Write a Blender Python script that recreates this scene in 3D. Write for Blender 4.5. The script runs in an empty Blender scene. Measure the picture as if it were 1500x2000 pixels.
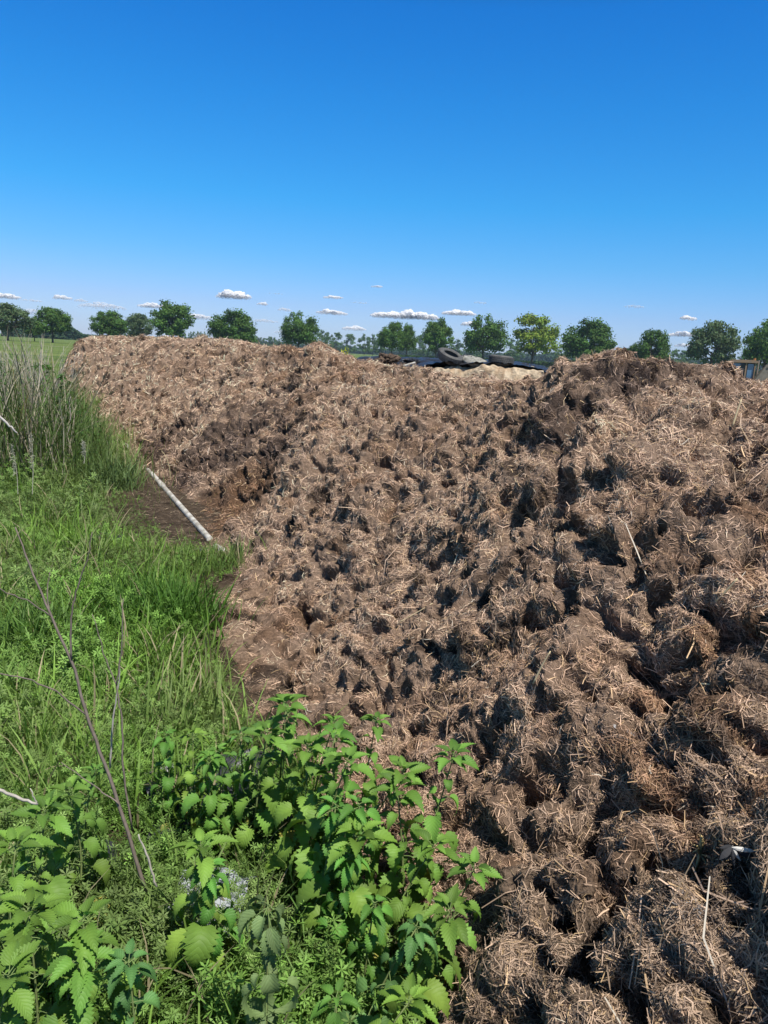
import bpy, math, random
import numpy as np
from mathutils import Matrix, Vector, Euler

R = math.radians
SC = bpy.context.scene
COL = SC.collection

# ------------------------------------------------------------------ camera
CAM_Z = 1.75
PITCH, ROLL, FPX = 11.6, 3.2, 1503.0
cam_data = bpy.data.cameras.new("camera")
cam_data.sensor_fit = 'VERTICAL'
cam_data.sensor_height = 34.6
cam_data.lens = FPX / 2000.0 * 34.6
cam_data.clip_start = 0.05
cam_data.clip_end = 30000
cam = bpy.data.objects.new("camera", cam_data)
COL.objects.link(cam)
CAM_M = Matrix.Rotation(R(90 - PITCH), 4, 'X') @ Matrix.Rotation(R(ROLL), 4, 'Z')
cam.matrix_world = Matrix.Translation((0, 0, CAM_Z)) @ CAM_M
SC.camera = cam

# ------------------------------------------------------------------ world, sun, exposure
SUN_EL, SUN_AZ = 60.0, 148.0          # azimuth clockwise from the view direction (+Y)
world = bpy.data.worlds.new("World")
SC.world = world
world.use_nodes = True
wn, wl = world.node_tree.nodes, world.node_tree.links
wn.clear()
w_out = wn.new('ShaderNodeOutputWorld')
w_bg = wn.new('ShaderNodeBackground')
w_sky = wn.new('ShaderNodeTexSky')
w_sky.sky_type = 'NISHITA'
w_sky.sun_disc = False
w_sky.sun_elevation = R(SUN_EL)
w_sky.sun_rotation = R(SUN_AZ)
w_sky.altitude = 0
w_sky.air_density = 1.0
w_sky.dust_density = 0.35
w_sky.ozone_density = 2.0
w_hs = wn.new('ShaderNodeHueSaturation')
w_tc = wn.new('ShaderNodeTexCoord'); w_sx = wn.new('ShaderNodeSeparateXYZ'); w_rp = wn.new('ShaderNodeValToRGB'); w_mx = wn.new('ShaderNodeMix')
w_hs.inputs['Hue'].default_value = 0.5
w_hs.inputs['Saturation'].default_value = 1.0
w_hs.inputs['Value'].default_value = 1.0
wl.new(w_sky.outputs[0], w_hs.inputs['Color'])
w_mx.data_type = 'RGBA'; w_mx.blend_type = 'MULTIPLY'; w_mx.inputs[0].default_value = 1
wl.new(w_tc.outputs['Generated'], w_sx.inputs[0]); wl.new(w_sx.outputs['Z'], w_rp.inputs[0])
SKY_TINT = [(0.0, (0.335, 0.41, 0.67)), (0.054, (0.27, 0.365, 0.60)), (0.113, (0.1618, 0.3814, 0.5987)), (0.177, (0.087, 0.3948, 0.6336)), (0.283, (0.053, 0.3763, 0.6732)), (0.371, (0.0342, 0.3487, 0.6961)), (0.46, (0.06, 0.15, 0.22)), (0.75, (0.2, 0.23, 0.26))]
_e = w_rp.color_ramp.elements
while len(_e) < len(SKY_TINT): _e.new(.5)
for _k, (_p, _c) in enumerate(SKY_TINT):
    _e[_k].position = _p; _e[_k].color = (*_c, 1)
w_hs.inputs['Value'].default_value = 2.5
wl.new(w_hs.outputs[0], w_mx.inputs[6]); wl.new(w_rp.outputs[0], w_mx.inputs[7])
wl.new(w_mx.outputs[2], w_bg.inputs['Color'])
w_bg.inputs['Strength'].default_value = 0.0825
wl.new(w_bg.outputs[0], w_out.inputs['Surface'])

sun_data = bpy.data.lights.new("sun", 'SUN')
sun_data.energy = 5.0
sun_data.angle = R(0.53)
sun_data.color = (1.0, 0.95, 0.88)
sun = bpy.data.objects.new("sun", sun_data)
COL.objects.link(sun)
sd = Vector((math.sin(R(SUN_AZ)) * math.cos(R(SUN_EL)), math.cos(R(SUN_AZ)) * math.cos(R(SUN_EL)), math.sin(R(SUN_EL))))
sun.rotation_euler = (-sd).to_track_quat('-Z', 'Y').to_euler()
sun.location = (5, -5, 20)

SC.view_settings.view_transform = 'Standard'
SC.view_settings.look = 'None'
SC.view_settings.exposure = 0.28
SC.view_settings.gamma = 1.0
SC.view_settings.use_curve_mapping = False
SC.render.engine = 'CYCLES'
SC.cycles.use_denoising = True
SC.cycles.max_bounces = 6
SC.cycles.diffuse_bounces = 3
SC.cycles.transmission_bounces = 4
SC.cycles.transparent_max_bounces = 12
SC.cycles.volume_bounces = 0

# ------------------------------------------------------------------ pixel helpers (placement)
_M3 = np.array(CAM_M.to_3x3())

def pix_dir(px, py):
    v = np.array([px - 750.0, 1000.0 - py, -FPX])
    d = _M3 @ v
    return d / np.linalg.norm(d)

def pix_at(px, py, d):
    """world point on the pixel's ray at horizontal distance d"""
    r = pix_dir(px, py)
    k = d / math.hypot(r[0], r[1])
    return np.array([0, 0, CAM_Z]) + r * k

def pix_ground(px, py, z=0.0):
    r = pix_dir(px, py)
    k = (z - CAM_Z) / r[2]
    return np.array([0, 0, CAM_Z]) + r * k

def project(P):
    q = (P - np.array([0, 0, CAM_Z])) @ _M3
    w = np.where(q[:, 2] < -1e-4, -q[:, 2], 1e-4)
    return 750 + q[:, 0] / w * FPX, 1000 - q[:, 1] / w * FPX

# ------------------------------------------------------------------ noise
def _h(ix, iy, iz, seed):
    with np.errstate(over='ignore'):
        h = (ix.astype(np.uint32) * np.uint32(374761393) + iy.astype(np.uint32) * np.uint32(668265263)
             + iz.astype(np.uint32) * np.uint32(2147483647) + np.uint32((seed * 974634777) & 0xffffffff))
        h = (h ^ (h >> np.uint32(13))) * np.uint32(1274126177)
        h = (h ^ (h >> np.uint32(16))) * np.uint32(2246822519)
        h ^= h >> np.uint32(15)
    return h

def gnoise(P, scale, seed=0):
    """3-D gradient noise about -1..1 for (N,3) points; scale = feature size in metres"""
    q = (np.asarray(P, dtype=np.float32) / np.float32(scale)) + np.float32(1000.3)
    i = np.floor(q).astype(np.int32)
    f = q - i
    u = f * f * f * (f * (f * 6 - 15) + 10)
    out = np.zeros(len(q), np.float32)
    for dx in (0, 1):
        wx = u[:, 0] if dx else 1 - u[:, 0]
        for dy in (0, 1):
            wy = u[:, 1] if dy else 1 - u[:, 1]
            for dz in (0, 1):
                wz = u[:, 2] if dz else 1 - u[:, 2]
                h = _h(i[:, 0] + dx, i[:, 1] + dy, i[:, 2] + dz, seed)
                gx = (h & np.uint32(1023)).astype(np.float32) / 511.5 - 1
                gy = ((h >> np.uint32(10)) & np.uint32(1023)).astype(np.float32) / 511.5 - 1
                gz = ((h >> np.uint32(20)) & np.uint32(1023)).astype(np.float32) / 511.5 - 1
                out += wx * wy * wz * (gx * (f[:, 0] - dx) + gy * (f[:, 1] - dy) + gz * (f[:, 2] - dz))
    return out * 1.4

def worley(P, scale, seed=0):
    q = (np.asarray(P, dtype=np.float32) / np.float32(scale)) + np.float32(1000.3)
    i = np.floor(q).astype(np.int32)
    f1 = np.full(len(q), 9.0, np.float32)
    f2 = np.full(len(q), 9.0, np.float32)
    cid = np.zeros(len(q), np.float32)
    for dx in (-1, 0, 1):
        for dy in (-1, 0, 1):
            for dz in (-1, 0, 1):
                c = i + np.array([dx, dy, dz], np.int32)
                h = _h(c[:, 0], c[:, 1], c[:, 2], seed)
                ox = (h & np.uint32(1023)).astype(np.float32) / 1023
                oy = ((h >> np.uint32(10)) & np.uint32(1023)).astype(np.float32) / 1023
                oz = ((h >> np.uint32(20)) & np.uint32(1023)).astype(np.float32) / 1023
                d = (c[:, 0] + ox - q[:, 0]) ** 2 + (c[:, 1] + oy - q[:, 1]) ** 2 + (c[:, 2] + oz - q[:, 2]) ** 2
                m = d < f1
                f2 = np.where(m, f1, np.minimum(f2, d))
                cid = np.where(m, (h >> np.uint32(3)).astype(np.float32) % 997 / 997, cid)
                f1 = np.minimum(f1, d)
    return np.sqrt(f1), np.sqrt(f2), cid

def smooth(a, lo, hi):
    t = np.clip((a - lo) / (hi - lo), 0, 1)
    return t * t * (3 - 2 * t)

# ------------------------------------------------------------------ mesh helpers
def make_mesh(name, V, faces, color=None, uv=None, smooth_shade=False, mats=(), mat_idx=None):
    """V (N,3); faces: list of int arrays (F,k); color (N,3) per vertex; uv (N,2) per vertex"""
    V = np.ascontiguousarray(V, dtype=np.float32)
    if not isinstance(faces, (list, tuple)):
        faces = [faces]
    faces = [np.asarray(f, dtype=np.int32) for f in faces if len(f)]
    loops = np.concatenate([f.ravel() for f in faces])
    totals = np.concatenate([np.full(len(f), f.shape[1], np.int32) for f in faces])
    starts = np.concatenate([[0], np.cumsum(totals)[:-1]]).astype(np.int32)
    me = bpy.data.meshes.new(name)
    me.vertices.add(len(V)); me.vertices.foreach_set("co", V.ravel())
    me.loops.add(len(loops)); me.loops.foreach_set("vertex_index", loops)
    me.polygons.add(len(totals))
    me.polygons.foreach_set("loop_start", starts)
    me.polygons.foreach_set("loop_total", totals)
    if smooth_shade:
        me.polygons.foreach_set("use_smooth", np.ones(len(totals), bool))
    else:
        me.polygons.foreach_set("use_smooth", np.zeros(len(totals), bool))
    for m in mats:
        me.materials.append(m)
    if mat_idx is not None:
        me.polygons.foreach_set("material_index", np.asarray(mat_idx, np.int32))
    me.update(calc_edges=True)
    if color is not None:
        a = me.color_attributes.new("Col", 'FLOAT_COLOR', 'POINT')
        c = np.ones((len(V), 4), np.float32); c[:, :3] = color
        a.data.foreach_set("color", c.ravel())
    if uv is not None:
        l = me.uv_layers.new(name="UVMap")
        l.data.foreach_set("uv", np.asarray(uv, np.float32)[loops].ravel())
    return me

def tag(o, label=None, cat=None, group=None, kind=None):
    if label: o["label"] = label
    if cat: o["category"] = cat
    if group: o["group"] = group
    if kind: o["kind"] = kind
    return o

def obj(name, me, parent=None, loc=(0, 0, 0), rot=(0, 0, 0), scale=(1, 1, 1)):
    o = bpy.data.objects.new(name, me)
    COL.objects.link(o)
    if parent: o.parent = parent
    o.location = loc; o.rotation_euler = rot; o.scale = scale
    return o

def empty(name, loc, rz=0.0, scale=1.0, rot=None):
    o = bpy.data.objects.new(name, None)
    o.empty_display_size = 0.1
    COL.objects.link(o)
    o.location = loc
    o.rotation_euler = rot if rot is not None else (0, 0, rz)
    o.scale = (scale,) * 3 if not hasattr(scale, '__len__') else scale
    return o

class Geo:
    """collects pieces into one mesh"""
    def __init__(s):
        s.V, s.F, s.C, s.U, s.n = [], {}, [], [], 0
    def add(s, V, F, C=None, U=None):
        V = np.asarray(V, np.float32).reshape(-1, 3)
        for f in (F if isinstance(F, (list, tuple)) and len(F) and hasattr(F[0], 'ndim') else [np.asarray(F)]):
            f = np.asarray(f, np.int32)
            if len(f): s.F.setdefault(f.shape[1], []).append(f + s.n)
        s.V.append(V)
        C = (0.5, 0.5, 0.5) if C is None else C
        C = np.asarray(C, np.float32)
        s.C.append(np.broadcast_to(C, (len(V), 3)))
        s.U.append(np.zeros((len(V), 2), np.float32) if U is None else np.asarray(U, np.float32))
        s.n += len(V)
        return s
    def mesh(s, name, mat, smooth_shade=False):
        V = np.concatenate(s.V)
        F = [np.concatenate(s.F[k]) for k in sorted(s.F)]
        return make_mesh(name, V, F, np.concatenate(s.C), np.concatenate(s.U), smooth_shade, [mat])

def tube(pts, rad, n=6, cap=True):
    pts = np.asarray(pts, float); m = len(pts)
    rad = np.broadcast_to(np.asarray(rad, float), (m,))
    T = np.gradient(pts, axis=0); T /= np.linalg.norm(T, axis=1)[:, None] + 1e-9
    up = np.array([0, 0, 1.0]) if abs(T[0][2]) < 0.9 else np.array([1.0, 0, 0])
    V = []
    a = np.linspace(0, 2 * np.pi, n, endpoint=False)
    x = np.cross(up, T[0]); x /= np.linalg.norm(x)
    for i in range(m):
        x = x - T[i] * np.dot(x, T[i]); x /= np.linalg.norm(x) + 1e-9
        y = np.cross(T[i], x)
        V.append(pts[i] + rad[i] * (np.cos(a)[:, None] * x + np.sin(a)[:, None] * y))
    V = np.concatenate(V)
    F = []
    for i in range(m - 1):
        for j in range(n):
            F.append((i * n + j, i * n + (j + 1) % n, (i + 1) * n + (j + 1) % n, (i + 1) * n + j))
    F = [np.array(F)]
    if cap:
        tri = []
        for j in range(1, n - 1):
            tri.append((0, j + 1, j)); b = (m - 1) * n
            tri.append((b, b + j, b + j + 1))
        F.append(np.array(tri))
    return V, F

def box(x0, x1, y0, y1, z0, z1):
    V = np.array([(x, y, z) for z in (z0, z1) for y in (y0, y1) for x in (x0, x1)], float)
    F = np.array([(0, 2, 3, 1), (4, 5, 7, 6), (0, 1, 5, 4), (2, 6, 7, 3), (0, 4, 6, 2), (1, 3, 7, 5)])
    return V, F

def prism(poly, y0, y1):
    """polygon in x,z extruded along y"""
    n = len(poly)
    V = np.array([(x, y0, z) for x, z in poly] + [(x, y1, z) for x, z in poly], float)
    F = [(i, (i + 1) % n, n + (i + 1) % n, n + i) for i in range(n)]
    fan = [(0, i, i + 1) for i in range(1, n - 1)] + [(n, n + i + 1, n + i) for i in range(1, n - 1)]
    return V, [np.array(F), np.array(fan)]

def icosphere(sub):
    t = (1 + 5 ** .5) / 2
    v = [(-1, t, 0), (1, t, 0), (-1, -t, 0), (1, -t, 0), (0, -1, t), (0, 1, t), (0, -1, -t), (0, 1, -t), (t, 0, -1), (t, 0, 1), (-t, 0, -1), (-t, 0, 1)]
    v = [np.array(p) / np.linalg.norm(p) for p in v]
    f = [(0, 11, 5), (0, 5, 1), (0, 1, 7), (0, 7, 10), (0, 10, 11), (1, 5, 9), (5, 11, 4), (11, 10, 2), (10, 7, 6), (7, 1, 8), (3, 9, 4), (3, 4, 2), (3, 2, 6), (3, 6, 8), (3, 8, 9), (4, 9, 5), (2, 4, 11), (6, 2, 10), (8, 6, 7), (9, 8, 1)]
    for _ in range(sub):
        cache = {}; nf = []
        def mid(a, b):
            k = (min(a, b), max(a, b))
            if k not in cache:
                m = v[a] + v[b]; v.append(m / np.linalg.norm(m)); cache[k] = len(v) - 1
            return cache[k]
        for a, b, c in f:
            x, y, z = mid(a, b), mid(b, c), mid(c, a)
            nf += [(a, x, z), (b, y, x), (c, z, y), (x, y, z)]
        f = nf
    return np.array(v), np.array(f)

def replicate(TV, TF, A, L):
    """TV (n,3), TF (f,k), A (N,3,3), L (N,3) -> verts, faces"""
    N, n = len(L), len(TV)
    V = np.einsum('nij,vj->nvi', A, TV) + L[:, None, :]
    F = TF[None, :, :] + (np.arange(N) * n)[:, None, None]
    return V.reshape(-1, 3), F.reshape(-1, TF.shape[1])

def frames(Z, spin):
    """orthonormal frames (N,3,3), columns x,y,z with z along Z, spun about it"""
    Z = Z / (np.linalg.norm(Z, axis=1)[:, None] + 1e-9)
    ref = np.where(np.abs(Z[:, 2:3]) < 0.95, np.array([[0, 0, 1.0]]), np.array([[1.0, 0, 0]]))
    X = np.cross(ref, Z); X /= np.linalg.norm(X, axis=1)[:, None] + 1e-9
    Y = np.cross(Z, X)
    c, s = np.cos(spin)[:, None], np.sin(spin)[:, None]
    return np.stack([X * c + Y * s, -X * s + Y * c, Z], axis=2)

# ------------------------------------------------------------------ materials
def new_mat(name):
    m = bpy.data.materials.new(name); m.use_nodes = True
    nt = m.node_tree; b = nt.nodes['Principled BSDF']
    return m, nt.nodes, nt.links, b

def attr_mat(name, rough=0.8, bump=None, transl=0.0, spec=0.3, var=0.0, varscale=20, tex='Object', veins=False, sheen=0.0):
    m, n, l, b = new_mat(name)
    at = n.new('ShaderNodeAttribute'); at.attribute_name = "Col"
    col = at.outputs['Color']
    tc = n.new('ShaderNodeTexCoord')
    if var:
        nz = n.new('ShaderNodeTexNoise'); nz.inputs['Scale'].default_value = varscale; nz.inputs['Detail'].default_value = 6
        l.new(tc.outputs[tex], nz.inputs['Vector'])
        mr = n.new('ShaderNodeMapRange'); mr.inputs[1].default_value = .3; mr.inputs[2].default_value = .7
        mr.inputs[3].default_value = 1 - var; mr.inputs[4].default_value = 1 + var
        l.new(nz.outputs['Fac'], mr.inputs[0])
        mx = n.new('ShaderNodeMix'); mx.data_type = 'RGBA'; mx.blend_type = 'MULTIPLY'; mx.inputs[0].default_value = 1
        l.new(col, mx.inputs[6]); l.new(mr.outputs[0], mx.inputs[7])
        col = mx.outputs[2]
    l.new(col, b.inputs['Base Color'])
    b.inputs['Roughness'].default_value = rough
    b.inputs['Specular IOR Level'].default_value = spec
    if bump:
        nz = n.new('ShaderNodeTexNoise'); nz.inputs['Scale'].default_value = bump[0]; nz.inputs['Detail'].default_value = 5
        l.new(tc.outputs[tex], nz.inputs['Vector'])
        bp = n.new('ShaderNodeBump'); bp.inputs['Distance'].default_value = bump[1]; bp.inputs['Strength'].default_value = 1
        l.new(nz.outputs['Fac'], bp.inputs['Height']); l.new(bp.outputs[0], b.inputs['Normal'])
    if veins:   # lateral veins: |v| slanted along u
        sp = n.new('ShaderNodeSeparateXYZ'); l.new(tc.outputs['UV'], sp.inputs[0])
        ab = n.new('ShaderNodeMath'); ab.operation = 'ABSOLUTE'; l.new(sp.outputs[1], ab.inputs[0])
        m1 = n.new('ShaderNodeMath'); m1.operation = 'MULTIPLY'; m1.inputs[1].default_value = 0.32; l.new(ab.outputs[0], m1.inputs[0])
        s1 = n.new('ShaderNodeMath'); s1.operation = 'SUBTRACT'; l.new(sp.outputs[0], s1.inputs[0]); l.new(m1.outputs[0], s1.inputs[1])
        m2 = n.new('ShaderNodeMath'); m2.operation = 'MULTIPLY'; m2.inputs[1].default_value = math.pi * 9; l.new(s1.outputs[0], m2.inputs[0])
        sn = n.new('ShaderNodeMath'); sn.operation = 'SINE'; l.new(m2.outputs[0], sn.inputs[0])
        a2 = n.new('ShaderNodeMath'); a2.operation = 'ABSOLUTE'; l.new(sn.outputs[0], a2.inputs[0])
        pw = n.new('ShaderNodeMath'); pw.operation = 'POWER'; pw.inputs[1].default_value = .5; l.new(a2.outputs[0], pw.inputs[0])
        bp = n.new('ShaderNodeBump'); bp.inputs['Distance'].default_value = 0.0011; bp.inputs['Strength'].default_value = 0.6
        l.new(pw.outputs[0], bp.inputs['Height']); l.new(bp.outputs[0], b.inputs['Normal'])
    if transl:
        out = n['Material Output']
        tr = n.new('ShaderNodeBsdfTranslucent')
        hs = n.new('ShaderNodeMix'); hs.data_type = 'RGBA'; hs.blend_type = 'MULTIPLY'; hs.inputs[0].default_value = 1
        hs.inputs[7].default_value = (1.5, 1.45, .6, 1)
        l.new(col, hs.inputs[6]); l.new(hs.outputs[2], tr.inputs['Color'])
        ms = n.new('ShaderNodeMixShader'); ms.inputs[0].default_value = transl
        l.new(b.outputs[0], ms.inputs[1]); l.new(tr.outputs[0], ms.inputs[2]); l.new(ms.outputs[0], out.inputs['Surface'])
    return m

def flat_mat(name, col, rough=0.6, noise=0.15, scale=8, metallic=0, bump=0.0, bscale=60, spec=0.5, col2=None):
    m, n, l, b = new_mat(name)
    tc = n.new('ShaderNodeTexCoord')
    nz = n.new('ShaderNodeTexNoise'); nz.inputs['Scale'].default_value = scale; nz.inputs['Detail'].default_value = 8; nz.inputs['Roughness'].default_value = .65
    l.new(tc.outputs['Object'], nz.inputs['Vector'])
    cr = n.new('ShaderNodeValToRGB')
    c2 = col2 or tuple(c * (1 - 2 * noise) for c in col)
    cr.color_ramp.elements[0].position = .35; cr.color_ramp.elements[1].position = .65
    cr.color_ramp.elements[0].color = (*c2, 1); cr.color_ramp.elements[1].color = (*col, 1)
    l.new(nz.outputs['Fac'], cr.inputs[0]); l.new(cr.outputs[0], b.inputs['Base Color'])
    b.inputs['Roughness'].default_value = rough; b.inputs['Metallic'].default_value = metallic
    b.inputs['Specular IOR Level'].default_value = spec
    if bump:
        nb = n.new('ShaderNodeTexNoise'); nb.inputs['Scale'].default_value = bscale; nb.inputs['Detail'].default_value = 6
        l.new(tc.outputs['Object'], nb.inputs['Vector'])
        bp = n.new('ShaderNodeBump'); bp.inputs['Distance'].default_value = bump
        l.new(nb.outputs['Fac'], bp.inputs['Height']); l.new(bp.outputs[0], b.inputs['Normal'])
    return m

M_HEAP = attr_mat("manure", .95, bump=(140, .012), spec=.1, var=.35, varscale=55)
M_STRAW = attr_mat("straw", .75, spec=.25)
M_SILAGE = attr_mat("silage", .95, bump=(20, .03), spec=.1, var=.25, varscale=9)
M_LEAF = attr_mat("nettle_leaf", .55, transl=.18, spec=.25, veins=True, var=.12, varscale=30)
M_HERB = attr_mat("herb", .6, transl=.25, spec=.25)
M_STEM = attr_mat("stem", .7, spec=.2, var=.2, varscale=60)
M_CROWN = attr_mat("crown", .7, transl=.2, spec=.15)
M_BARK = flat_mat("bark", (.11, .085, .06), .9, .2, 6, bump=.02, bscale=12)
M_TARP = flat_mat("black_plastic", (.035, .037, .042), .38, .15, 3, bump=.01, bscale=18)
M_RUBBER = flat_mat("rubber", (.06, .06, .06), .75, .2, 9, bump=.004, bscale=60, col2=(.12, .115, .105))
M_PIPE = flat_mat("weathered_white", (.60, .59, .54), .75, .12, 9, bump=.004, bscale=60, col2=(.27, .24, .19))

rng = np.random.default_rng(11)
random.seed(11)

# ================================================================== GROUND
TOE = [(850, 2000), (770, 1800), (640, 1580), (520, 1420), (430, 1270), (385, 1180), (450, 1100), (385, 1020), (310, 935), (245, 868), (205, 800), (150, 768)]
TOE_W = np.array([pix_ground(*p)[:2] for p in TOE])

def toe_x(y):
    o = np.argsort(TOE_W[:, 1])
    return np.interp(y, TOE_W[o, 1], TOE_W[o, 0])

def ground_z(x, y):
    P = np.stack([x, y, np.zeros_like(x)], 1)
    d = np.hypot(x, y)
    near = np.exp(-(d / 30) ** 2)
    return (gnoise(P, 1.7, 5) * .05 + gnoise(P, .4, 6) * .02) * near

def build_ground():
    rr = np.concatenate([np.linspace(.3, 30, 170), np.geomspace(31, 1500, 60)])
    aa = np.radians(np.linspace(0, 360, 361))
    Rg, Ag = np.meshgrid(rr, aa, indexing='ij')
    x, y = (Rg * np.sin(Ag)).ravel(), (Rg * np.cos(Ag)).ravel()
    V = np.stack([x, y, ground_z(x, y)], 1)
    n, m = Rg.shape
    i = np.arange(n - 1)[:, None] * m + np.arange(m - 1)[None, :]
    F = np.stack([i, i + 1, i + m + 1, i + m], 2).reshape(-1, 4)
    mt, nd, l, b = new_mat("field")
    tc = nd.new('ShaderNodeTexCoord')
    ln = nd.new('ShaderNodeVectorMath'); ln.operation = 'LENGTH'; l.new(tc.outputs['Object'], ln.inputs[0])
    soil = nd.new('ShaderNodeTexNoise'); soil.inputs['Scale'].default_value = 7; soil.inputs['Detail'].default_value = 9; soil.inputs['Roughness'].default_value = .7
    l.new(tc.outputs['Object'], soil.inputs['Vector'])
    c1 = nd.new('ShaderNodeValToRGB')
    e = c1.color_ramp.elements; e[0].position = .35; e[0].color = (.022, .016, .011, 1); e[1].position = .7; e[1].color = (.11, .08, .055, 1)
    l.new(soil.outputs['Fac'], c1.inputs[0])
    mp = nd.new('ShaderNodeMapping'); mp.inputs['Scale'].default_value = (.02, .3, 1)
    l.new(tc.outputs['Object'], mp.inputs[0])
    g = nd.new('ShaderNodeTexNoise'); g.inputs['Scale'].default_value = 1; g.inputs['Detail'].default_value = 8
    l.new(mp.outputs[0], g.inputs['Vector'])
    c2 = nd.new('ShaderNodeValToRGB')
    e = c2.color_ramp.elements; e[0].position = .35; e[0].color = (.075, .125, .03, 1); e[1].position = .68; e[1].color = (.17, .21, .06, 1)
    l.new(g.outputs['Fac'], c2.inputs[0])
    mr = nd.new('ShaderNodeMapRange'); mr.inputs[1].default_value = 17; mr.inputs[2].default_value = 26
    l.new(ln.outputs['Value'], mr.inputs[0])
    mx = nd.new('ShaderNodeMix'); mx.data_type = 'RGBA'
    l.new(mr.outputs[0], mx.inputs[0]); l.new(c1.outputs[0], mx.inputs[6]); l.new(c2.outputs[0], mx.inputs[7])
    l.new(mx.outputs[2], b.inputs['Base Color']); b.inputs['Roughness'].default_value = .95; b.inputs['Specular IOR Level'].default_value = .1
    bp = nd.new('ShaderNodeBump'); bp.inputs['Distance'].default_value = .03; l.new(soil.outputs['Fac'], bp.inputs['Height']); l.new(bp.outputs[0], b.inputs['Normal'])
    o = obj("ground", make_mesh("ground", V, F, smooth_shade=True, mats=[mt]))
    tag(o, "flat green field and bare soil reaching the horizon", kind="structure")
build_ground()

# ================================================================== HEAP base surface
CP = [  # px, py, horizontal distance
 (135,692,25),(160,671,26),(200,664,25),(250,661,24),(300,659,23),(400,668,20.5),(500,675,17),(575,688,13.5),(622,676,12),(665,697,12),(700,708,11.5),(780,721,11),(850,730,11),(930,740,10),(1000,757,9),(1050,764,7.6),
 (250,750,16),(400,750,14),(550,760,11),(700,760,9.5),(850,765,8.5),(1000,800,6.8),
 (300,850,12.3),(400,850,10.5),(550,850,8.5),(700,850,7),(850,850,6),(1000,850,4.8),
 (420,955,8.9),(505,992,7.8),(550,950,7),(700,950,5.8),(850,950,4.9),(1000,950,3.85),
 (470,1020,6.95),(560,1100,5.6),(700,1100,4.7),(850,1100,4.1),(1000,1100,3.25),
 (470,1200,4.75),(600,1250,4.2),(750,1250,3.7),(900,1250,3.25),(1050,1250,2.85),
 (560,1400,3.4),(700,1400,3.1),(850,1400,2.8),(1000,1400,2.5),
 (850,1600,2.3),(1000,1600,2.12),(1000,1800,1.75),(1000,2000,1.48),
 (1085,722,5.8),(1180,698,5.0),(1270,712,5.0),(1340,716,5.2),(1430,726,5.5),(1500,748,5.8),(1700,760,6),
 (1180,800,4.2),(1300,800,4.0),(1450,800,4.2),(1650,800,4.3),
 (1120,900,3.75),(1250,900,3.4),(1400,900,3.4),(1600,900,3.4),
 (1115,1000,3.4),(1240,1000,2.95),(1400,1000,2.9),
 (1200,1130,2.75),(1350,1130,2.6),(1500,1130,2.5),(1700,1130,2.5),
 (1200,1300,2.5),(1350,1300,2.35),(1500,1300,2.2),
 (1200,1500,2.15),(1350,1500,2.05),(1500,1500,1.95),(1700,1500,1.9),
 (1200,1700,1.8),(1350,1700,1.75),(1500,1700,1.65),
 (1200,2000,1.4),(1500,2000,1.3),(1300,2300,1.05),(1700,2000,1.2)]
pts = [pix_at(*c) for c in CP]
for (px, py) in TOE:
    g = pix_ground(px, py); pts.append(np.array([g[0], g[1], 0.0]))
    pts.append(np.array([g[0] - .16 * math.hypot(g[0], g[1]) * .7, g[1], -.3]))
def az_pt(px, d, z):
    r = pix_dir(px, 700); h = math.hypot(r[0], r[1])
    return np.array([r[0] / h * d, r[1] / h * d, z])
for px, d, z in [(105,24.5,-.2),(60,20,-.4),(90,28,-.5),(20,16,-.5),(130,31,-.5),(200,27.5,1.45),(300,26,1.4),(400,23.5,1.35),(200,31,.2),(300,30,.2),(400,27.5,.2),(500,23,.2),(600,18,.3),(700,17,.2),(850,16,0),(1000,14,-.1),
                 (1085,8.5,.6),(1085,11,-.2),(1200,8,.6),(1200,11,-.2),(1350,8.2,.6),(1350,11,-.2),(1500,8.5,.6),(1500,11,-.2),(1750,9,.3),(1750,12,-.3),
                 (160,36,-.6),(400,34,-.5),(700,24,-.5),(1000,20,-.5),(1500,20,-.5),(1750,20,-.5),(-50,30,-.6),(-50,20,-.6)]:
    pts.append(az_pt(px, d, z))
pts = np.array(pts)
def par(x, y):
    return np.stack([np.arctan2(x, y) * 2.2, np.log(np.hypot(x, y))], 1)
PC = par(pts[:, 0], pts[:, 1])
def tps_k(r2): return .5 * r2 * np.log(r2 + 1e-9)
def d2(A, B): return ((A[:, None, :] - B[None, :, :]) ** 2).sum(2)
nC = len(PC)
Kmat = tps_k(d2(PC, PC)) + np.eye(nC) * 4e-4
Pm = np.concatenate([np.ones((nC, 1)), PC], 1)
Lm = np.block([[Kmat, Pm], [Pm.T, np.zeros((3, 3))]])
WT = np.linalg.solve(Lm, np.concatenate([pts[:, 2], np.zeros(3)]))
def heap_z(x, y):
    Q = par(x, y); out = np.empty(len(Q))
    for s in range(0, len(Q), 60000):
        q = Q[s:s + 60000]
        out[s:s + 60000] = tps_k(d2(q, PC)) @ WT[:nC] + WT[nC] + q @ WT[nC + 1:]
    return out

NA, ND = 1250, 1350
AZ = np.linspace(R(-33), R(34), NA)
LD = np.linspace(math.log(.95), math.log(32), ND)
Ag, Lg = np.meshgrid(AZ, LD, indexing='xy')
Dg = np.exp(Lg)
GX, GY = (Dg * np.sin(Ag)).ravel(), (Dg * np.cos(Ag)).ravel()
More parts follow.
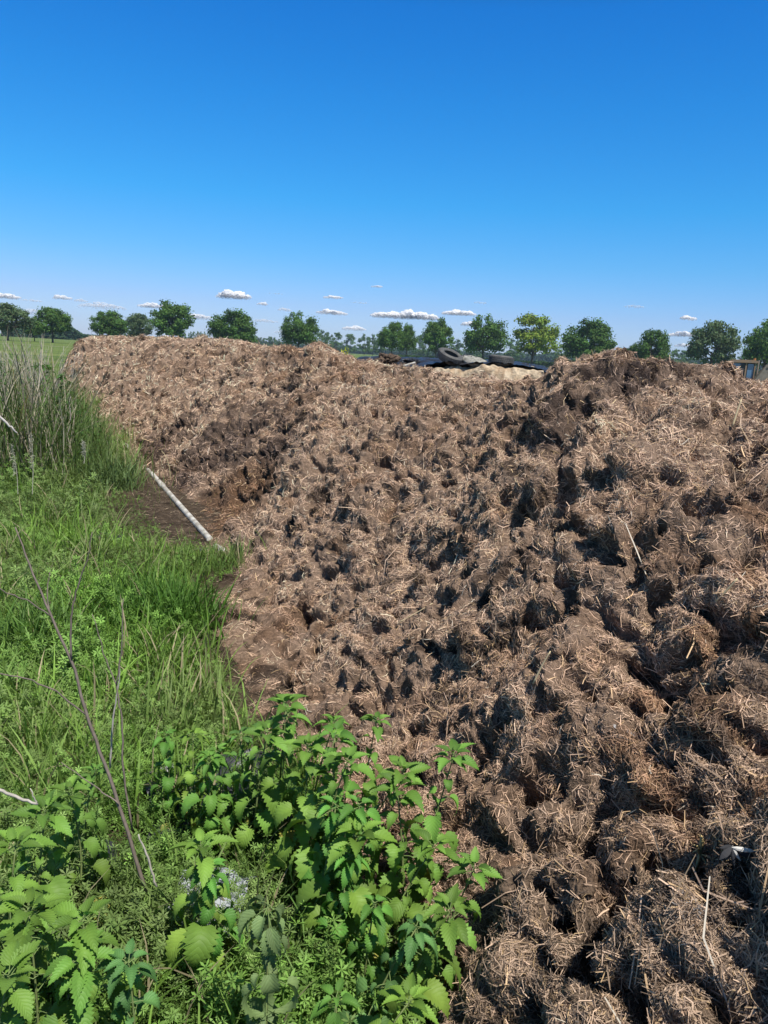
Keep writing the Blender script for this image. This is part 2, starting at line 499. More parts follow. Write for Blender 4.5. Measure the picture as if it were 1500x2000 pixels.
# coarse evaluation of the spline, then bilinear refinement
cs = 5
ai = np.arange(0, NA + cs - 1, cs).clip(0, NA - 1); di = np.arange(0, ND + cs - 1, cs).clip(0, ND - 1)
ai, di = np.unique(ai), np.unique(di)
Ac, Lc = np.meshgrid(AZ[ai], LD[di], indexing='xy')
Zc = heap_z((np.exp(Lc) * np.sin(Ac)).ravel(), (np.exp(Lc) * np.cos(Ac)).ravel()).reshape(Ac.shape)
Zt = np.array([np.interp(AZ, AZ[ai], row) for row in Zc])
GZ = np.empty((ND, NA))
for j in range(NA):
    GZ[:, j] = np.interp(LD, LD[di], Zt[:, j])
P0 = np.stack([GX, GY, GZ.ravel()], 1)

def grid_normals(P):
    G = P.reshape(ND, NA, 3)
    du = np.gradient(G, axis=1); dv = np.gradient(G, axis=0)
    n = np.cross(du, dv).reshape(-1, 3)
    n /= np.linalg.norm(n, axis=1)[:, None] + 1e-12
    n *= np.sign(n[:, 2:3] + 1e-9) if False else 1
    return n
N0 = grid_normals(P0)
if N0[:, 2].mean() < 0: N0 = -N0

Dv = Dg.ravel()
body = smooth(P0[:, 2], -.05, .22)            # clods fade out at the toe
def clod_disp(P, body):
    W = np.stack([gnoise(P, .30, 21), gnoise(P, .30, 22), gnoise(P, .30, 23)], 1) * .09
    W2 = np.stack([gnoise(P, .07, 24), gnoise(P, .07, 25), gnoise(P, .07, 26)], 1) * .02
    Q = P + W + W2
    f1, f2, ca = worley(Q * np.array([1, 1, 1.2]), .34, 3)
    big = (.55 - np.maximum(f1, .22)) * (.4 + .9 * ca)
    g1, g2, cb = worley(Q, .15, 7)
    mid = (.55 - np.maximum(g1, .2)) * (.3 + 1.1 * cb)
    h1, h2, cc = worley(Q + W2, .062, 9)
    sm = (.6 - h1) * (.4 + cc)
    fine = gnoise(P, .03, 33) * .011 + gnoise(P, .014, 34) * .006
    lodf = 1 - .2 * smooth(np.hypot(P[:, 0], P[:, 1]), 7, 16)
    low = gnoise(P, .95, 35) * .07 + (gnoise(Q * np.array([1, 1.3, 1]), .5, 37) * .10 - np.abs(gnoise(Q, .3, 47)) * .07 + gnoise(Q, .17, 38) * .062 + gnoise(Q, .085, 39) * .03 + gnoise(Q, .045, 48) * .018) * lodf
    crev = -.08 * (1 - smooth(f2 - f1, 0, .16)) * smooth(gnoise(P, .6, 36), -.1, .35)
    hole = -.16 * smooth(gnoise(Q, .24, 45), .3, .45) - .085 * smooth(gnoise(Q, .11, 46), .2, .42)
    rough = .45 + .95 * smooth(gnoise(P, .8, 49), -.35, .35)
    slab = .10 * (np.abs(((gnoise(Q * np.array([.8, .35, 1]), .32, 50) * 2.2) % 1.0) - .5) - .25)
    d = low + slab * (1.3 - .5 * rough) + (.055 * big + .03 * mid + .026 * sm) * rough + fine + crev * rough + hole
    d = d * (.9 - .25 * smooth(np.hypot(P[:, 0], P[:, 1]), 7, 18))
    return (d - .02) * body, W
DISP, WARP = clod_disp(P0, .12 + .88 * body)
DISP -= np.mean(DISP[body > .9]) * body

# pits and overhangs seen in the photograph: px, py, radius px, depth m
PITS = [(1100,965,42,.34),(1120,1010,30,.25),(1190,1070,34,.24),(1230,1100,34,.2),(1160,1040,20,.2),(820,925,15,.22),(545,920,18,.28),(480,893,20,.16),(515,900,16,.16),
 (590,975,16,.12),(1080,1235,34,.15),(1050,1225,20,.12),(1250,1290,34,.2),(1215,1300,26,.15),(1440,1300,30,.2),(1480,1290,25,.2),(540,1335,26,.1),(690,1345,26,.12),(745,1365,28,.14),
 (1070,1770,24,.22),(1080,1820,25,.25),(1095,1870,25,.25),(1125,1910,22,.2),(1300,1720,34,.2),(1270,1690,22,.15),(1170,1770,22,.2),(1215,1790,28,.18),(960,1840,26,.14),(990,1720,24,.12),
 (1000,1390,26,.12),(960,1400,20,.1),(1040,1420,24,.1),(1100,1570,24,.12),(1150,1600,20,.12),(990,1130,20,.1),(980,1160,14,.1),(1490,1440,24,.15),(1320,1480,28,.12),(1350,1500,20,.1),
 (1250,1960,24,.12),(1300,1945,20,.12),(1350,1870,24,.1),(1470,1640,24,.12),(1000,1940,26,.14),(1180,1960,24,.14),(1460,1880,24,.14),(1200,720,14,.2),(1215,722,10,.2),(1240,768,16,.18),
 (1020,810,18,.22),(1050,780,15,.18),(1150,800,16,.15),(1280,770,14,.15),(1330,830,18,.15),(1480,840,25,.15),(630,705,6,.3),(360,700,8,.2),(240,697,7,.2),(430,730,8,.2),(455,820,18,.2),(400,770,9,.2),(290,770,9,.15),
 (770,730,6,.2),(780,805,14,.18),(920,770,8,.2),(940,990,20,.1),(870,890,14,.15),(900,1330,22,.1),(1180,1390,26,.12)]
upx, upy = project(P0)
upx2, upy2 = upx.reshape(ND, NA), upy.reshape(ND, NA)
seen_d = Dv
for (px, py, r, dep) in PITS:
    m = (np.abs(upx - px) < 3) & (np.abs(upy - py) < 3) & (P0[:, 2] > -.05)
    if not m.any(): continue
    k = np.where(m)[0][np.argmin(seen_d[m])]
    C = P0[k]; rw = r * Dv[k] / FPX * 1.05
    sel = np.abs(P0[:, 0] - C[0]) < 3 * rw
    sel &= np.abs(P0[:, 1] - C[1]) < 5 * rw
    Q = P0[sel] - C
    rr = np.sqrt(Q[:, 0] ** 2 + (Q[:, 1] * .85) ** 2 + Q[:, 2] ** 2) / rw + .35 * gnoise(P0[sel], rw * .8, 41)
    DISP[sel] -= .64 * dep * (1 - smooth(rr, .55, 1.15))
P1 = P0 + N0 * DISP[:, None] + WARP * (body * .9)[:, None]
# the heap keeps the level top it has: lumps above the crest line are pressed down
CREST = [(-200,700),(90,712),(125,692),(150,667),(200,660),(300,661),(400,668),(500,675),(560,685),(595,684),(612,672),(630,672),(660,690),(700,706),(780,722),(830,728),(860,742),(900,748),(960,752),(1040,754),(1060,748),(1075,722),(1100,715),(1150,712),(1180,697),(1215,704),(1270,710),(1340,716),(1405,722),(1437,743),(1475,762),(1500,776),(1700,765)]
def press(P, k=.22):
    az = np.arctan2(P[:, 0], P[:, 1]); d = np.hypot(P[:, 0], P[:, 1])
    dirs = np.array([pix_dir(*c) for c in CREST])
    caz = np.arctan2(dirs[:, 0], dirs[:, 1]); cel = dirs[:, 2] / np.hypot(dirs[:, 0], dirs[:, 1])
    cap = CAM_Z + d * np.interp(az, caz, cel)
    k = k + .2 * smooth(d, 8, 15)
    return np.where(P[:, 2] > cap, cap + (P[:, 2] - cap) * k, P[:, 2])
P1[:, 2] = press(P1)
# mild overhang: push raised parts sideways and forward
P1[:, 0] += np.clip(DISP, -.1, .25) * .25 * gnoise(P0, .5, 51)
P1[:, 1] -= np.clip(DISP, -.1, .25) * (.15 + .3 * gnoise(P0, .4, 52))
N1 = grid_normals(P1)
if N1[:, 2].mean() < 0: N1 = -N1

PAL = dict(light=(.74, .52, .362), grey=(.535, .375, .27), brown=(.28, .172, .11), dark=(.06, .043, .034), red=(.30, .165, .09), gold=(.62, .43, .21))
PAL = {k: np.array(v, np.float32) for k, v in PAL.items()}
PIPE_C = pix_ground(430, 1010)
def heap_colour(P, micro=True):
    n1 = gnoise(P, .45, 61); n2 = gnoise(P, .16, 62); n3 = gnoise(P, 1.6, 63)
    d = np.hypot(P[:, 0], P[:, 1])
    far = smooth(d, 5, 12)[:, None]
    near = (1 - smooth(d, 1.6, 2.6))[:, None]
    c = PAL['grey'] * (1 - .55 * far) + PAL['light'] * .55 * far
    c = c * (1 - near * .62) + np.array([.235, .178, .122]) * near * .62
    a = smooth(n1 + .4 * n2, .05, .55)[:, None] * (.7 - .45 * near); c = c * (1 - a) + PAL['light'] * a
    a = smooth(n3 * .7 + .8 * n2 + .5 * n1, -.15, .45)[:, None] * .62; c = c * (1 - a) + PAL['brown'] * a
    a = smooth(gnoise(P, .7, 64) * .8 + .9 * gnoise(P, .12, 65), .33, .6)[:, None] * .8; c = c * (1 - a) + PAL['dark'] * a
    a = smooth(gnoise(P, .8, 66) + .5 * n2, .3, .6)[:, None] * .5; c = c * (1 - a) + PAL['red'] * a
    for (px, py, dd_, r_) in [(470, 885, 9.9, 1.2), (330, 885, 11.6, 1.0), (560, 920, 8.2, .6), (250, 715, 18, .9), (1010, 790, 6.6, .5), (1230, 760, 4.6, .35), (1100, 830, 4.2, .35)]:
        q = pix_at(px, py, dd_); t_ = np.linalg.norm(P - q, axis=1) / r_ + .9 * gnoise(P, .3, 68)
        a = (1 - smooth(t_, .4, 1.1))[:, None] * .7
        c = c * (1 - a) + (PAL['dark'] * 1.5 + np.array([.01, .008, .014])) * a
    # wet, red-brown and black manure by the pipe
    q = np.hypot((P[:, 0] - PIPE_C[0] - .25) / .95, (P[:, 1] - PIPE_C[1] - .1) / 1.3) + np.clip(P[:, 2] - .25, 0, 2) * 1.5 + .25 * n1
    a = (1 - smooth(q, .5, 1.1))[:, None] * .85
    c = c * (1 - a) + (PAL['red'] * .75 * (1 - smooth(n2, -.3, .3)[:, None]) + PAL['brown'] * .7 * smooth(n2, -.3, .3)[:, None]) * a
    return c
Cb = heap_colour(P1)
i = np.arange(ND - 1)[:, None] * NA + np.arange(NA - 1)[None, :]
F = np.stack([i, i + 1, i + NA + 1, i + NA], 2).reshape(-1, 4)
zmax = P1[:, 2][F].max(1)
F = F[(zmax > -.12) & (P1[:, 0][F[:, 0]] > toe_x(P1[:, 1][F[:, 0]]) - 1.2)]
used = np.zeros(len(P1), bool); used[F.ravel()] = True
remap = np.cumsum(used) - 1
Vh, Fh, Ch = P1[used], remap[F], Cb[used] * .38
ANCH_P, ANCH_N = P1[used], N1[used]

# loose clods lying on the surface, part of the same heap
ico_v, ico_f = icosphere(3)
NCL = 900
okc = np.where(used & (body > .35))[0]
ck = rng.choice(okc, NCL)
cd = Dv[ck]
clV, clF, off = [Vh], [], len(Vh)
clC = [Ch]
clodA_P, clodA_N = [], []
for v in range(10):
    d = .75 + .35 * gnoise(ico_v + 7 * v, .7, 70 + v) + .22 * gnoise(ico_v + 7 * v, .3, 80 + v) + .1 * gnoise(ico_v, .12, 90 + v)
    T = ico_v * d[:, None]
    TN = ico_v
    idx = np.arange(v, NCL, 10); n = len(idx)
    size = (.012 + .032 * rng.random(n) ** 2.2) * (1 + .11 * cd[idx])
    A = frames(rng.normal(size=(n, 3)), rng.random(n) * 6.28) * (size[:, None, None] * (.7 + .6 * rng.random((n, 1, 3))))
    Lc_ = P1[ck[idx]] + N1[ck[idx]] * (size * .05)[:, None]
    VV, FF = replicate(T, ico_f, A, Lc_)
    NN = np.einsum('nij,vj->nvi', A / size[:, None, None], TN).reshape(-1, 3)
    clV.append(VV); clF.append(FF + off); off += len(VV)
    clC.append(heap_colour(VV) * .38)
    clodA_P.append(VV); clodA_N.append(NN)
Vall = np.concatenate(clV); Call = np.concatenate(clC)
heap = obj("manure_heap", make_mesh("manure_heap", Vall, [np.concatenate(clF), Fh], Call, smooth_shade=True, mats=[M_HEAP]))
tag(heap, "long brown heap of strawy manure filling the right and middle of the view", "manure heap")

# ------------------------------------------------------------------ straw on the heap
def strands(P, N, length, width, colour, coh=.8, tilt=.22, bend=.25, seed=1):
    g = np.random.default_rng(seed)
    n = len(P)
    N = N / (np.linalg.norm(N, axis=1)[:, None] + 1e-9)
    ang = gnoise(P, .22, 101) * 4.5 + gnoise(P, .06, 102) * 2.0 + g.normal(size=n) * coh
    ref = np.where(np.abs(N[:, 2:3]) < .95, np.array([[0, 0, 1.0]]), np.array([[1.0, 0, 0]]))
    X = np.cross(ref, N); X /= np.linalg.norm(X, axis=1)[:, None] + 1e-9
    Y = np.cross(N, X)
    T = X * np.cos(ang)[:, None] + Y * np.sin(ang)[:, None]
    up = np.abs(g.normal(size=n)) * tilt
    T = T * np.cos(up)[:, None] + N * np.sin(up)[:, None]
    S = np.cross(T, N); S /= np.linalg.norm(S, axis=1)[:, None] + 1e-9
    U = np.cross(S, T)
    roll = g.normal(size=n) * .7
    S2 = S * np.cos(roll)[:, None] + U * np.sin(roll)[:, None]
    L = length[:, None]; W = width[:, None] * .5
    lift = (np.abs(g.normal(size=n)) * .002 + width * .4)[:, None]
    base = P + N * lift - T * L * (.15 + .7 * g.random((n, 1))) * np.where(up[:, None] > .5, .05, 1)
    bd = (S * g.normal(size=(n, 1)) + U * g.normal(size=(n, 1)) * .5) * bend * L * .35
    a = base; m = base + T * L * .5 + bd; e = base + T * L
    tip = .35 + .4 * g.random((n, 1))
    V = np.stack([a - S2 * W * .8, a + S2 * W * .8, m - S2 * W, m + S2 * W, e - S2 * W * tip, e + S2 * W * tip], 1).reshape(-1, 3)
    F0 = np.array([[0, 1, 3, 2], [2, 3, 5, 4]])
    F = (F0[None] + (np.arange(n) * 6)[:, None, None]).reshape(-1, 4)
    C = np.repeat(colour, 6, axis=0)
    return V, F, C

AP = np.concatenate([ANCH_P] + clodA_P); AN = np.concatenate([ANCH_N] + clodA_N)
bodyA = np.concatenate([body[used], np.ones(len(AP) - len(ANCH_P))])
dA = np.hypot(AP[:, 0], AP[:, 1])
def grid_area(P):
    G = P.reshape(ND, NA, 3)
    return np.linalg.norm(np.cross(np.gradient(G, axis=1), np.gradient(G, axis=0)), axis=2).ravel()
arat = (grid_area(P1) / (grid_area(np.stack([GX, GY, GX * 0], 1)) + 1e-12)).clip(.5, 9)[used] ** .9
wgt = np.where(AP[:, 2] > -.03, .35 + .65 * bodyA, 0)
wgt[:len(ANCH_P)] *= arat
wgt[len(ANCH_P):] *= 1.6
matted = smooth(gnoise(AP, .42, 151) + .7 * gnoise(AP, .14, 152), -.25, .2)
wgt *= .22 + .78 * matted
# only keep what faces a visitor walking near the photograph's place
view = np.array([0, 0, CAM_Z]) - AP
face = (AN * view).sum(1) / np.linalg.norm(view, axis=1)
wgt *= np.where(face > -.25, 1, .15)
wgt /= wgt.sum()
cdf = np.cumsum(wgt)
def pick(n): return np.searchsorted(cdf, rng.random(n)).clip(0, len(cdf) - 1)
def straw_colour(P, n, kind):
    base = heap_colour(P)
    t = rng.random((n, 1)); j = .38 + 1.0 * rng.random((n, 1))
    if kind == 'fibre':
        c = base * j * 1.22
        c = np.where(t > .92, c * .4 + PAL['gold'] * .5, c)
        c = np.where(t < .12, c * .45, c)
    else:
        c = base * .35 + PAL['light'] * .75 * j
        c = np.where(t > .72, c * .45 + PAL['gold'] * .55 * j, c)
        c = np.where(t < .2, base * .8, c)
        c = np.where((t > .2) & (t < .25), np.array([.6, .54, .44]), c)
        c = c * (.78 + .22 * smooth(np.hypot(P[:, 0], P[:, 1]), 2.2, 4)[:, None])
    return c.clip(.01, .75)
SG = Geo()
n = 560000; k = pick(n); d = dA[k]
lod = np.maximum(1, d / 3.2)
V, F, C = strands(AP[k], AN[k], (.014 + .04 * rng.random(n) ** 1.7) * lod ** .75, (.0011 + .0017 * rng.random(n)) * lod ** .9, straw_colour(AP[k], n, 'fibre'), coh=.75, tilt=.15, bend=.6, seed=2)
SG.add(V, F, C)
n = 52000; k = pick(n); k = k[(dA[k] > 2.8) | (rng.random(n) < .32)]; n = len(k); d = dA[k]
lod = np.maximum(1, d / 4.5)
V, F, C = strands(AP[k], AN[k], (.025 + .055 * rng.random(n) ** 2) * lod ** .6, (.0018 + .0022 * rng.random(n)) * lod ** .8, straw_colour(AP[k], n, 'straw'), coh=1.1, tilt=.14, bend=.3, seed=3)
SG.add(V, F, C)
n = 900; k = pick(n)
V, F, C = strands(AP[k], AN[k], .08 + .14 * rng.random(n) ** 1.5, .0028 + .002 * rng.random(n), straw_colour(AP[k], n, 'straw') * 1.1, coh=2, tilt=.12, bend=.3, seed=4)
SG.add(V, F, C)
st = obj("straw", SG.mesh("straw", M_STRAW), parent=heap)
st["kind"] = "stuff"


# ================================================================== long straws, feathers, web and mould on the heap
def surf(px, py):
    """nearest heap surface point seen at a pixel, with its normal"""
    ux, uy = project(ANCH_P)
    for r in (3, 6, 12, 30):
        m = (np.abs(ux - px) < r) & (np.abs(uy - py) < r) & (face[:len(ANCH_P)] > .05)
        if m.any():
            k = np.where(m)[0][np.argmin(dA[:len(ANCH_P)][m])]
            return ANCH_P[k].copy(), ANCH_N[k] / np.linalg.norm(ANCH_N[k])
    raise ValueError((px, py))

LONG = [(1370,1338,1460,1336,.0030,"long pale straw lying level across the right part of the heap below the big clods"),
        (1430,835,1448,780,.0060,"stiff pale stalk leaning upright from the right shoulder of the heap"),
        (1400,1172,1440,1130,.0045,"whitish straw on the heap slanting up right beside a dark hollow near the right edge"),
        (1045,1335,1075,1272,.0035,"golden straw slanting up over a dark hollow in the middle of the heap"),
        (780,1215,845,1178,.0032,"pale straw lying at a slant on the flat lower heap left of the dark hollows")]
for i_, (x0, y0, x1, y1, w, lab) in enumerate(LONG):
    p, n_ = surf(x0, y0); q, m_ = surf((x0 + x1) / 2, (y0 + y1) / 2)
    dd = math.hypot(q[0], q[1])
    a = p + n_ * .008; b = pix_at(x1, y1, min(dd, math.hypot(p[0], p[1])) - (.02 if i_ != 1 else .0))
    ts = np.linspace(0, 1, 9)[:, None]
    side = np.array([0, 0, 1.0])
    line = a * (1 - ts) + b * ts + side * (.006 * np.sin(ts * math.pi) * (1 if i_ % 2 else -.4))
    g = Geo(); V, F = tube(line, np.linspace(w, w * .6, 9), 5); g.add(V, F, (.62, .50, .30))
    tag(obj("straw_stalk", g.mesh("straw_stalk", M_STRAW, True)), lab, "straw stalk")

# split stalk with several arms
p, n_ = surf(1362, 1672)
g = Geo()
for (x, y, w) in [(1368, 1630, .006), (1352, 1665, .003), (1440, 1710, .0022), (1402, 1745, .0022), (1350, 1715, .004), (1352, 1650, .003)]:
    e = pix_at(x, y, math.hypot(p[0], p[1]) - .03)
    ts = np.linspace(0, 1, 8)[:, None]
    line = (p + n_ * .015) * (1 - ts) + e * ts + n_ * .012 * np.sin(ts * math.pi)
    V, F = tube(line, w * np.array([.5, .8, 1, 1, .9, .7, .5, .3]), 5); g.add(V, F, (.55, .42, .2))
tag(obj("split_stalk", g.mesh("split_stalk", M_STRAW, True)), "golden split stalk with several thin arms lying on the lower right of the heap", "straw stalk")

# black and white feathers
p, n_ = surf(1440, 1645)
g = Geo()
fr = np.random.default_rng(5)
for k in range(14):
    an = -1.2 + 2.4 * k / 13 + fr.normal() * .15
    L_ = .024 + .022 * fr.random()
    d_ = np.array([math.sin(an) * .8, -.35, -math.cos(an) * .8 + .25]); d_ /= np.linalg.norm(d_)
    s_ = np.cross(d_, n_); s_ /= np.linalg.norm(s_)
    wid = np.array([.15, .8, 1, .9, .5, .02]) * (.0035 + .003 * fr.random())
    o_ = p + n_ * (.02 + .012 * fr.random())
    V = []
    for t, w in zip(np.linspace(0, 1, 6), wid):
        c = o_ + d_ * L_ * t - n_ * .012 * t * t
        V += [c - s_ * w, c + n_ * w * .3, c + s_ * w]
    F = []
    for i_ in range(5):
        F += [(3 * i_, 3 * i_ + 1, 3 * i_ + 4, 3 * i_ + 3), (3 * i_ + 1, 3 * i_ + 2, 3 * i_ + 5, 3 * i_ + 4)]
    g.add(np.array(V), np.array(F), (.7, .68, .62) if k % 4 == 1 else (.035, .036, .04))
tag(obj("feather_tuft", g.mesh("feather_tuft", M_STRAW)), "tuft of black and white feathers stuck in the heap near the right edge", "feathers")

# pale crescent claw or horn paring
p, n_ = surf(1402, 1582)
t = np.linspace(-1.2, 1.2, 12)
line = np.stack([np.cos(t) * .012, t * 0, np.sin(t) * .016], 1)
g = Geo(); V, F = tube(line, .0028 * np.cos(t * .9) + .0004, 6); g.add(V, F, (.62, .56, .47))
o = obj("horn_paring", g.mesh("horn_paring", M_STRAW, True), loc=p + n_ * .006 + np.array([0, -.006, 0]))
tag(o, "small pale crescent shaped paring lying on the lower right of the heap", "paring")

# white mould tuft
for (px, py, sc, lab) in [(1340, 1772, .032, "white fluffy mould patch on a dark clod at the lower right of the heap"), (1238, 1428, 0, "")]:
    if not sc: continue
    p, n_ = surf(px, py)
    dd = np.linalg.norm(AP - p, axis=1) + .006 * rng.normal(size=len(AP))
    kk = np.where(dd < sc)[0]; kk = rng.choice(kk, 1500)
    col = np.ones((1500, 3)) * (.25 + .6 * rng.random((1500, 1)) * (1 - dd[kk][:, None] / sc * .7))
    V, F, C = strands(AP[kk], AN[kk], .004 + .008 * rng.random(1500), np.full(1500, .0009), col, coh=3, tilt=.7, seed=8)
    tag(obj("mould_patch", Geo().add(V, F, C).mesh("mould_patch", M_STRAW)), lab, "mould")

# cobweb funnel
p, n_ = surf(1240, 1432)
m, nd, l, b = new_mat("cobweb")
b.inputs['Base Color'].default_value = (.75, .75, .75, 1); b.inputs['Roughness'].default_value = .8
tr = nd.new('ShaderNodeBsdfTransparent'); ms = nd.new('ShaderNodeMixShader')
tc = nd.new('ShaderNodeTexCoord'); nz = nd.new('ShaderNodeTexNoise'); nz.inputs['Scale'].default_value = 90; nz.inputs['Detail'].default_value = 4
mp = nd.new('ShaderNodeMapping'); mp.inputs['Scale'].default_value = (1, .2, 1)
l.new(tc.outputs['Object'], mp.inputs[0]); l.new(mp.outputs[0], nz.inputs['Vector'])
mr = nd.new('ShaderNodeMapRange'); mr.inputs[1].default_value = .4; mr.inputs[2].default_value = .75; mr.inputs[3].default_value = .02; mr.inputs[4].default_value = .5
l.new(nz.outputs['Fac'], mr.inputs[0]); l.new(mr.outputs[0], ms.inputs[0]); l.new(tr.outputs[0], ms.inputs[1]); l.new(b.outputs[0], ms.inputs[2]); l.new(ms.outputs[0], nd['Material Output'].inputs['Surface'])
g = Geo(); V = []; nr, ns = 8, 20
for i_ in range(nr):
    for j in range(ns):
        a = math.pi * 1.15 * j / (ns - 1) + math.pi * .95
        r_ = .012 + .055 * (i_ / (nr - 1)) ** 1.2
        V.append((r_ * math.cos(a) * 1.3, -.01 + r_ * math.sin(a) * .6, -.03 + .045 * (i_ / (nr - 1)) ** .5 + .004 * math.sin(5 * a)))
F = [(i_ * ns + j, i_ * ns + j + 1, (i_ + 1) * ns + j + 1, (i_ + 1) * ns + j) for i_ in range(nr - 1) for j in range(ns - 1)]
g.add(np.array(V), np.array(F))
tag(obj("cobweb", g.mesh("cobweb", m, True), loc=p + n_ * .025), "grey funnel cobweb stretched over a hollow at the right of the heap", "cobweb")

# ================================================================== pipe
a = pix_ground(246, 872); b_ = pix_ground(410, 1056); c_ = pix_ground(433, 1078)
def pipe_piece(p, q, r, name, parent=None, n=14):
    ts = np.linspace(0, 1, 12)[:, None]
    line = p * (1 - ts) + q * ts
    g = Geo(); V, F = tube(line, r, n); g.add(V, F)
    return obj(name, g.mesh(name, M_PIPE, False), parent=parent)
root = empty("drain_pipe", (a[0], a[1], 0))
def rel(p, z): return np.array([p[0] - a[0], p[1] - a[1], z])
mid = a * .42 + b_ * .58
pipe_piece(rel(a, .026), rel(mid, .02), .031, "pipe_length", root)
pipe_piece(rel(mid, .02), rel(b_, .012), .029, "pipe_length", root)
u = (b_ - a) / np.linalg.norm(b_ - a)
g = Geo(); V, F = tube([rel(mid - u * .08, .02), rel(mid - u * .07, .02), rel(mid + u * .05, .02), rel(mid + u * .06, .02)], [.032, .037, .037, .032], 14); g.add(V, F)
obj("collar", g.mesh("collar", M_PIPE), parent=root)
tag(root, "long weathered white pipe lying on dark soil at the foot of the heap", "pipe")
root = empty("pipe_offcut", (c_[0], c_[1], .0))
g = Geo(); V, F = tube([(-.07, .08, .02), (.0, -.0, .012), (.05, -.05, .0)], [.03, .033, .03], 12); g.add(V, F)
obj("pipe_length", g.mesh("pipe_length", M_PIPE), parent=root)
tag(root, "short broken white pipe end half sunk in the grass below the long pipe", "pipe")

# ================================================================== silage clamp, tarp, tyres
def mound(name, mat, cx, cy, prof, depth, seed, amp, col, rz=0, nx=150, ny=60):
    """prof: list of (x, top z) across; a rounded slab of some depth"""
    xs = np.linspace(prof[0][0], prof[-1][0], nx); ys = np.linspace(0, 1, ny)
    X, T = np.meshgrid(xs, ys, indexing='xy')
    top = np.interp(X, [p[0] for p in prof], [p[1] for p in prof])
    sh = np.where(T < .5, smooth(T, 0, .16), 1 - smooth(T, .75, 1.0))
    Z = top * sh - .05
    Y = T * depth
    P = np.stack([X.ravel(), Y.ravel(), Z.ravel()], 1)
    dn = (gnoise(P, .35, seed) * amp + gnoise(P, .12, seed + 1) * amp * .5)
    P[:, 1] -= dn * (1 - smooth(T.ravel(), .1, .4)); P[:, 2] += dn * .5 * sh.ravel()
    i = np.arange(ny - 1)[:, None] * nx + np.arange(nx - 1)[None, :]
    F = np.stack([i, i + 1, i + nx + 1, i + nx], 2).reshape(-1, 4)
    C = col(P)
    return obj(name, make_mesh(name, P, F, C, smooth_shade=True, mats=[mat]), loc=(cx, cy, 0), rot=(0, 0, rz))
D0 = 16.5
A_ = pix_at(835, 722, D0); B_ = pix_at(1064, 735, D0)
hz = lambda py, px, d: pix_at(px, py, d)[2]
W_ = np.linalg.norm((B_ - A_)[:2]); rz = math.atan2((B_ - A_)[1], (B_ - A_)[0])
def scol(P):
    a = smooth(gnoise(P, .3, 201) + gnoise(P, .1, 202) * .8, -.05, .4)[:, None]
    return np.array([.50, .40, .275]) * (1 - a * .7) + np.array([.30, .20, .12]) * a * .7
prof = [(-.6, .2), (-.1, hz(722, 835, D0)), (.4, hz(714, 865, D0)), (W_ * .5, hz(712, 950, D0)), (W_ * .9, hz(717, 1040, D0)), (W_, hz(724, 1060, D0)), (W_ + .12, .9), (W_ + .4, .1)]
sil = mound("silage_face", M_SILAGE, A_[0], A_[1], prof, 1.6, 210, .17, scol, rz)
tag(sil, "pale beige cut face of dry silage below the tarp and tyres", "silage clamp")
# tarp: a folded black sheet with thickness over the clamp behind the face
TD = 17.6
prof_px = [(668, 706), (700, 702), (735, 701), (760, 702), (800, 703), (835, 702), (870, 704), (900, 706), (960, 708), (1000, 710), (1040, 716), (1070, 722)]
P_A = pix_at(668, 706, TD); P_B = pix_at(1070, 722, TD)
trz = math.atan2((P_B - P_A)[1], (P_B - P_A)[0])
tp = []
for px, py in prof_px:
    q = pix_at(px, py, TD + 1.2); v = q - P_A
    tp.append((v[0] * math.cos(trz) + v[1] * math.sin(trz), q[2]))
xs = np.linspace(tp[0][0] - .5, tp[-1][0] + .4, 240); ys = np.linspace(0, 1, 60)
X, T = np.meshgrid(xs, ys, indexing='xy')
top = np.interp(X, [p[0] for p in tp], [p[1] for p in tp])
ends = smooth(X, tp[0][0] - .5, tp[0][0] + .5) * (1 - smooth(X, tp[-1][0] - .1, tp[-1][0] + .4))
frontdrop = np.interp(X, [tp[0][0], tp[2][0], tp[4][0], tp[6][0], tp[8][0], tp[-1][0]], [.5, .4, .3, .06, .05, .12])
Z = (top - frontdrop * (1 - smooth(T, 0, .3)) ) * (.6 + .4 * ends) - 1.0 * smooth(T, .6, 1)
Pt = np.stack([X.ravel(), (T * 5.5 - .7).ravel(), Z.ravel()], 1)
Q = Pt.copy(); Q[:, 0] = Q[:, 0] * 1.0 + Q[:, 1] * .7
fold = .05 * (1 - 2 * np.abs(gnoise(Q * np.array([1, .25, .0]), .35, 220))) + .025 * (1 - 2 * np.abs(gnoise(Q * np.array([1, .3, 0]), .13, 221)))
Pt[:, 2] += fold + gnoise(Pt, .9, 222) * .04
nx, ny = 240, 60
i = np.arange(ny - 1)[:, None] * nx + np.arange(nx - 1)[None, :]
F = np.stack([i, i + 1, i + nx + 1, i + nx], 2).reshape(-1, 4)
Vt = np.concatenate([Pt, Pt - np.array([0, 0, .02])])
F = np.concatenate([F, F[:, ::-1] + len(Pt)])
tarp = obj("tarp", make_mesh("tarp", Vt, F, smooth_shade=True, mats=[M_TARP]), loc=(P_A[0], P_A[1], 0), rot=(0, 0, trz))
tag(tarp, "black plastic tarp in folds covering the silage clamp behind the heap", "tarp")
# body under the tarp
g = Geo(); V, F = box(tp[0][0] - .4, tp[-1][0] + .3, .2, 4.2, 0, 1.15); g.add(V, F, (.3, .22, .14))
o = obj("silage_body", g.mesh("silage_body", M_SILAGE), loc=(P_A[0], P_A[1], -.02), rot=(0, 0, trz))
o.parent = sil; o.matrix_parent_inverse = (Matrix.Translation(sil.location) @ Euler(sil.rotation_euler).to_matrix().to_4x4()).inverted()

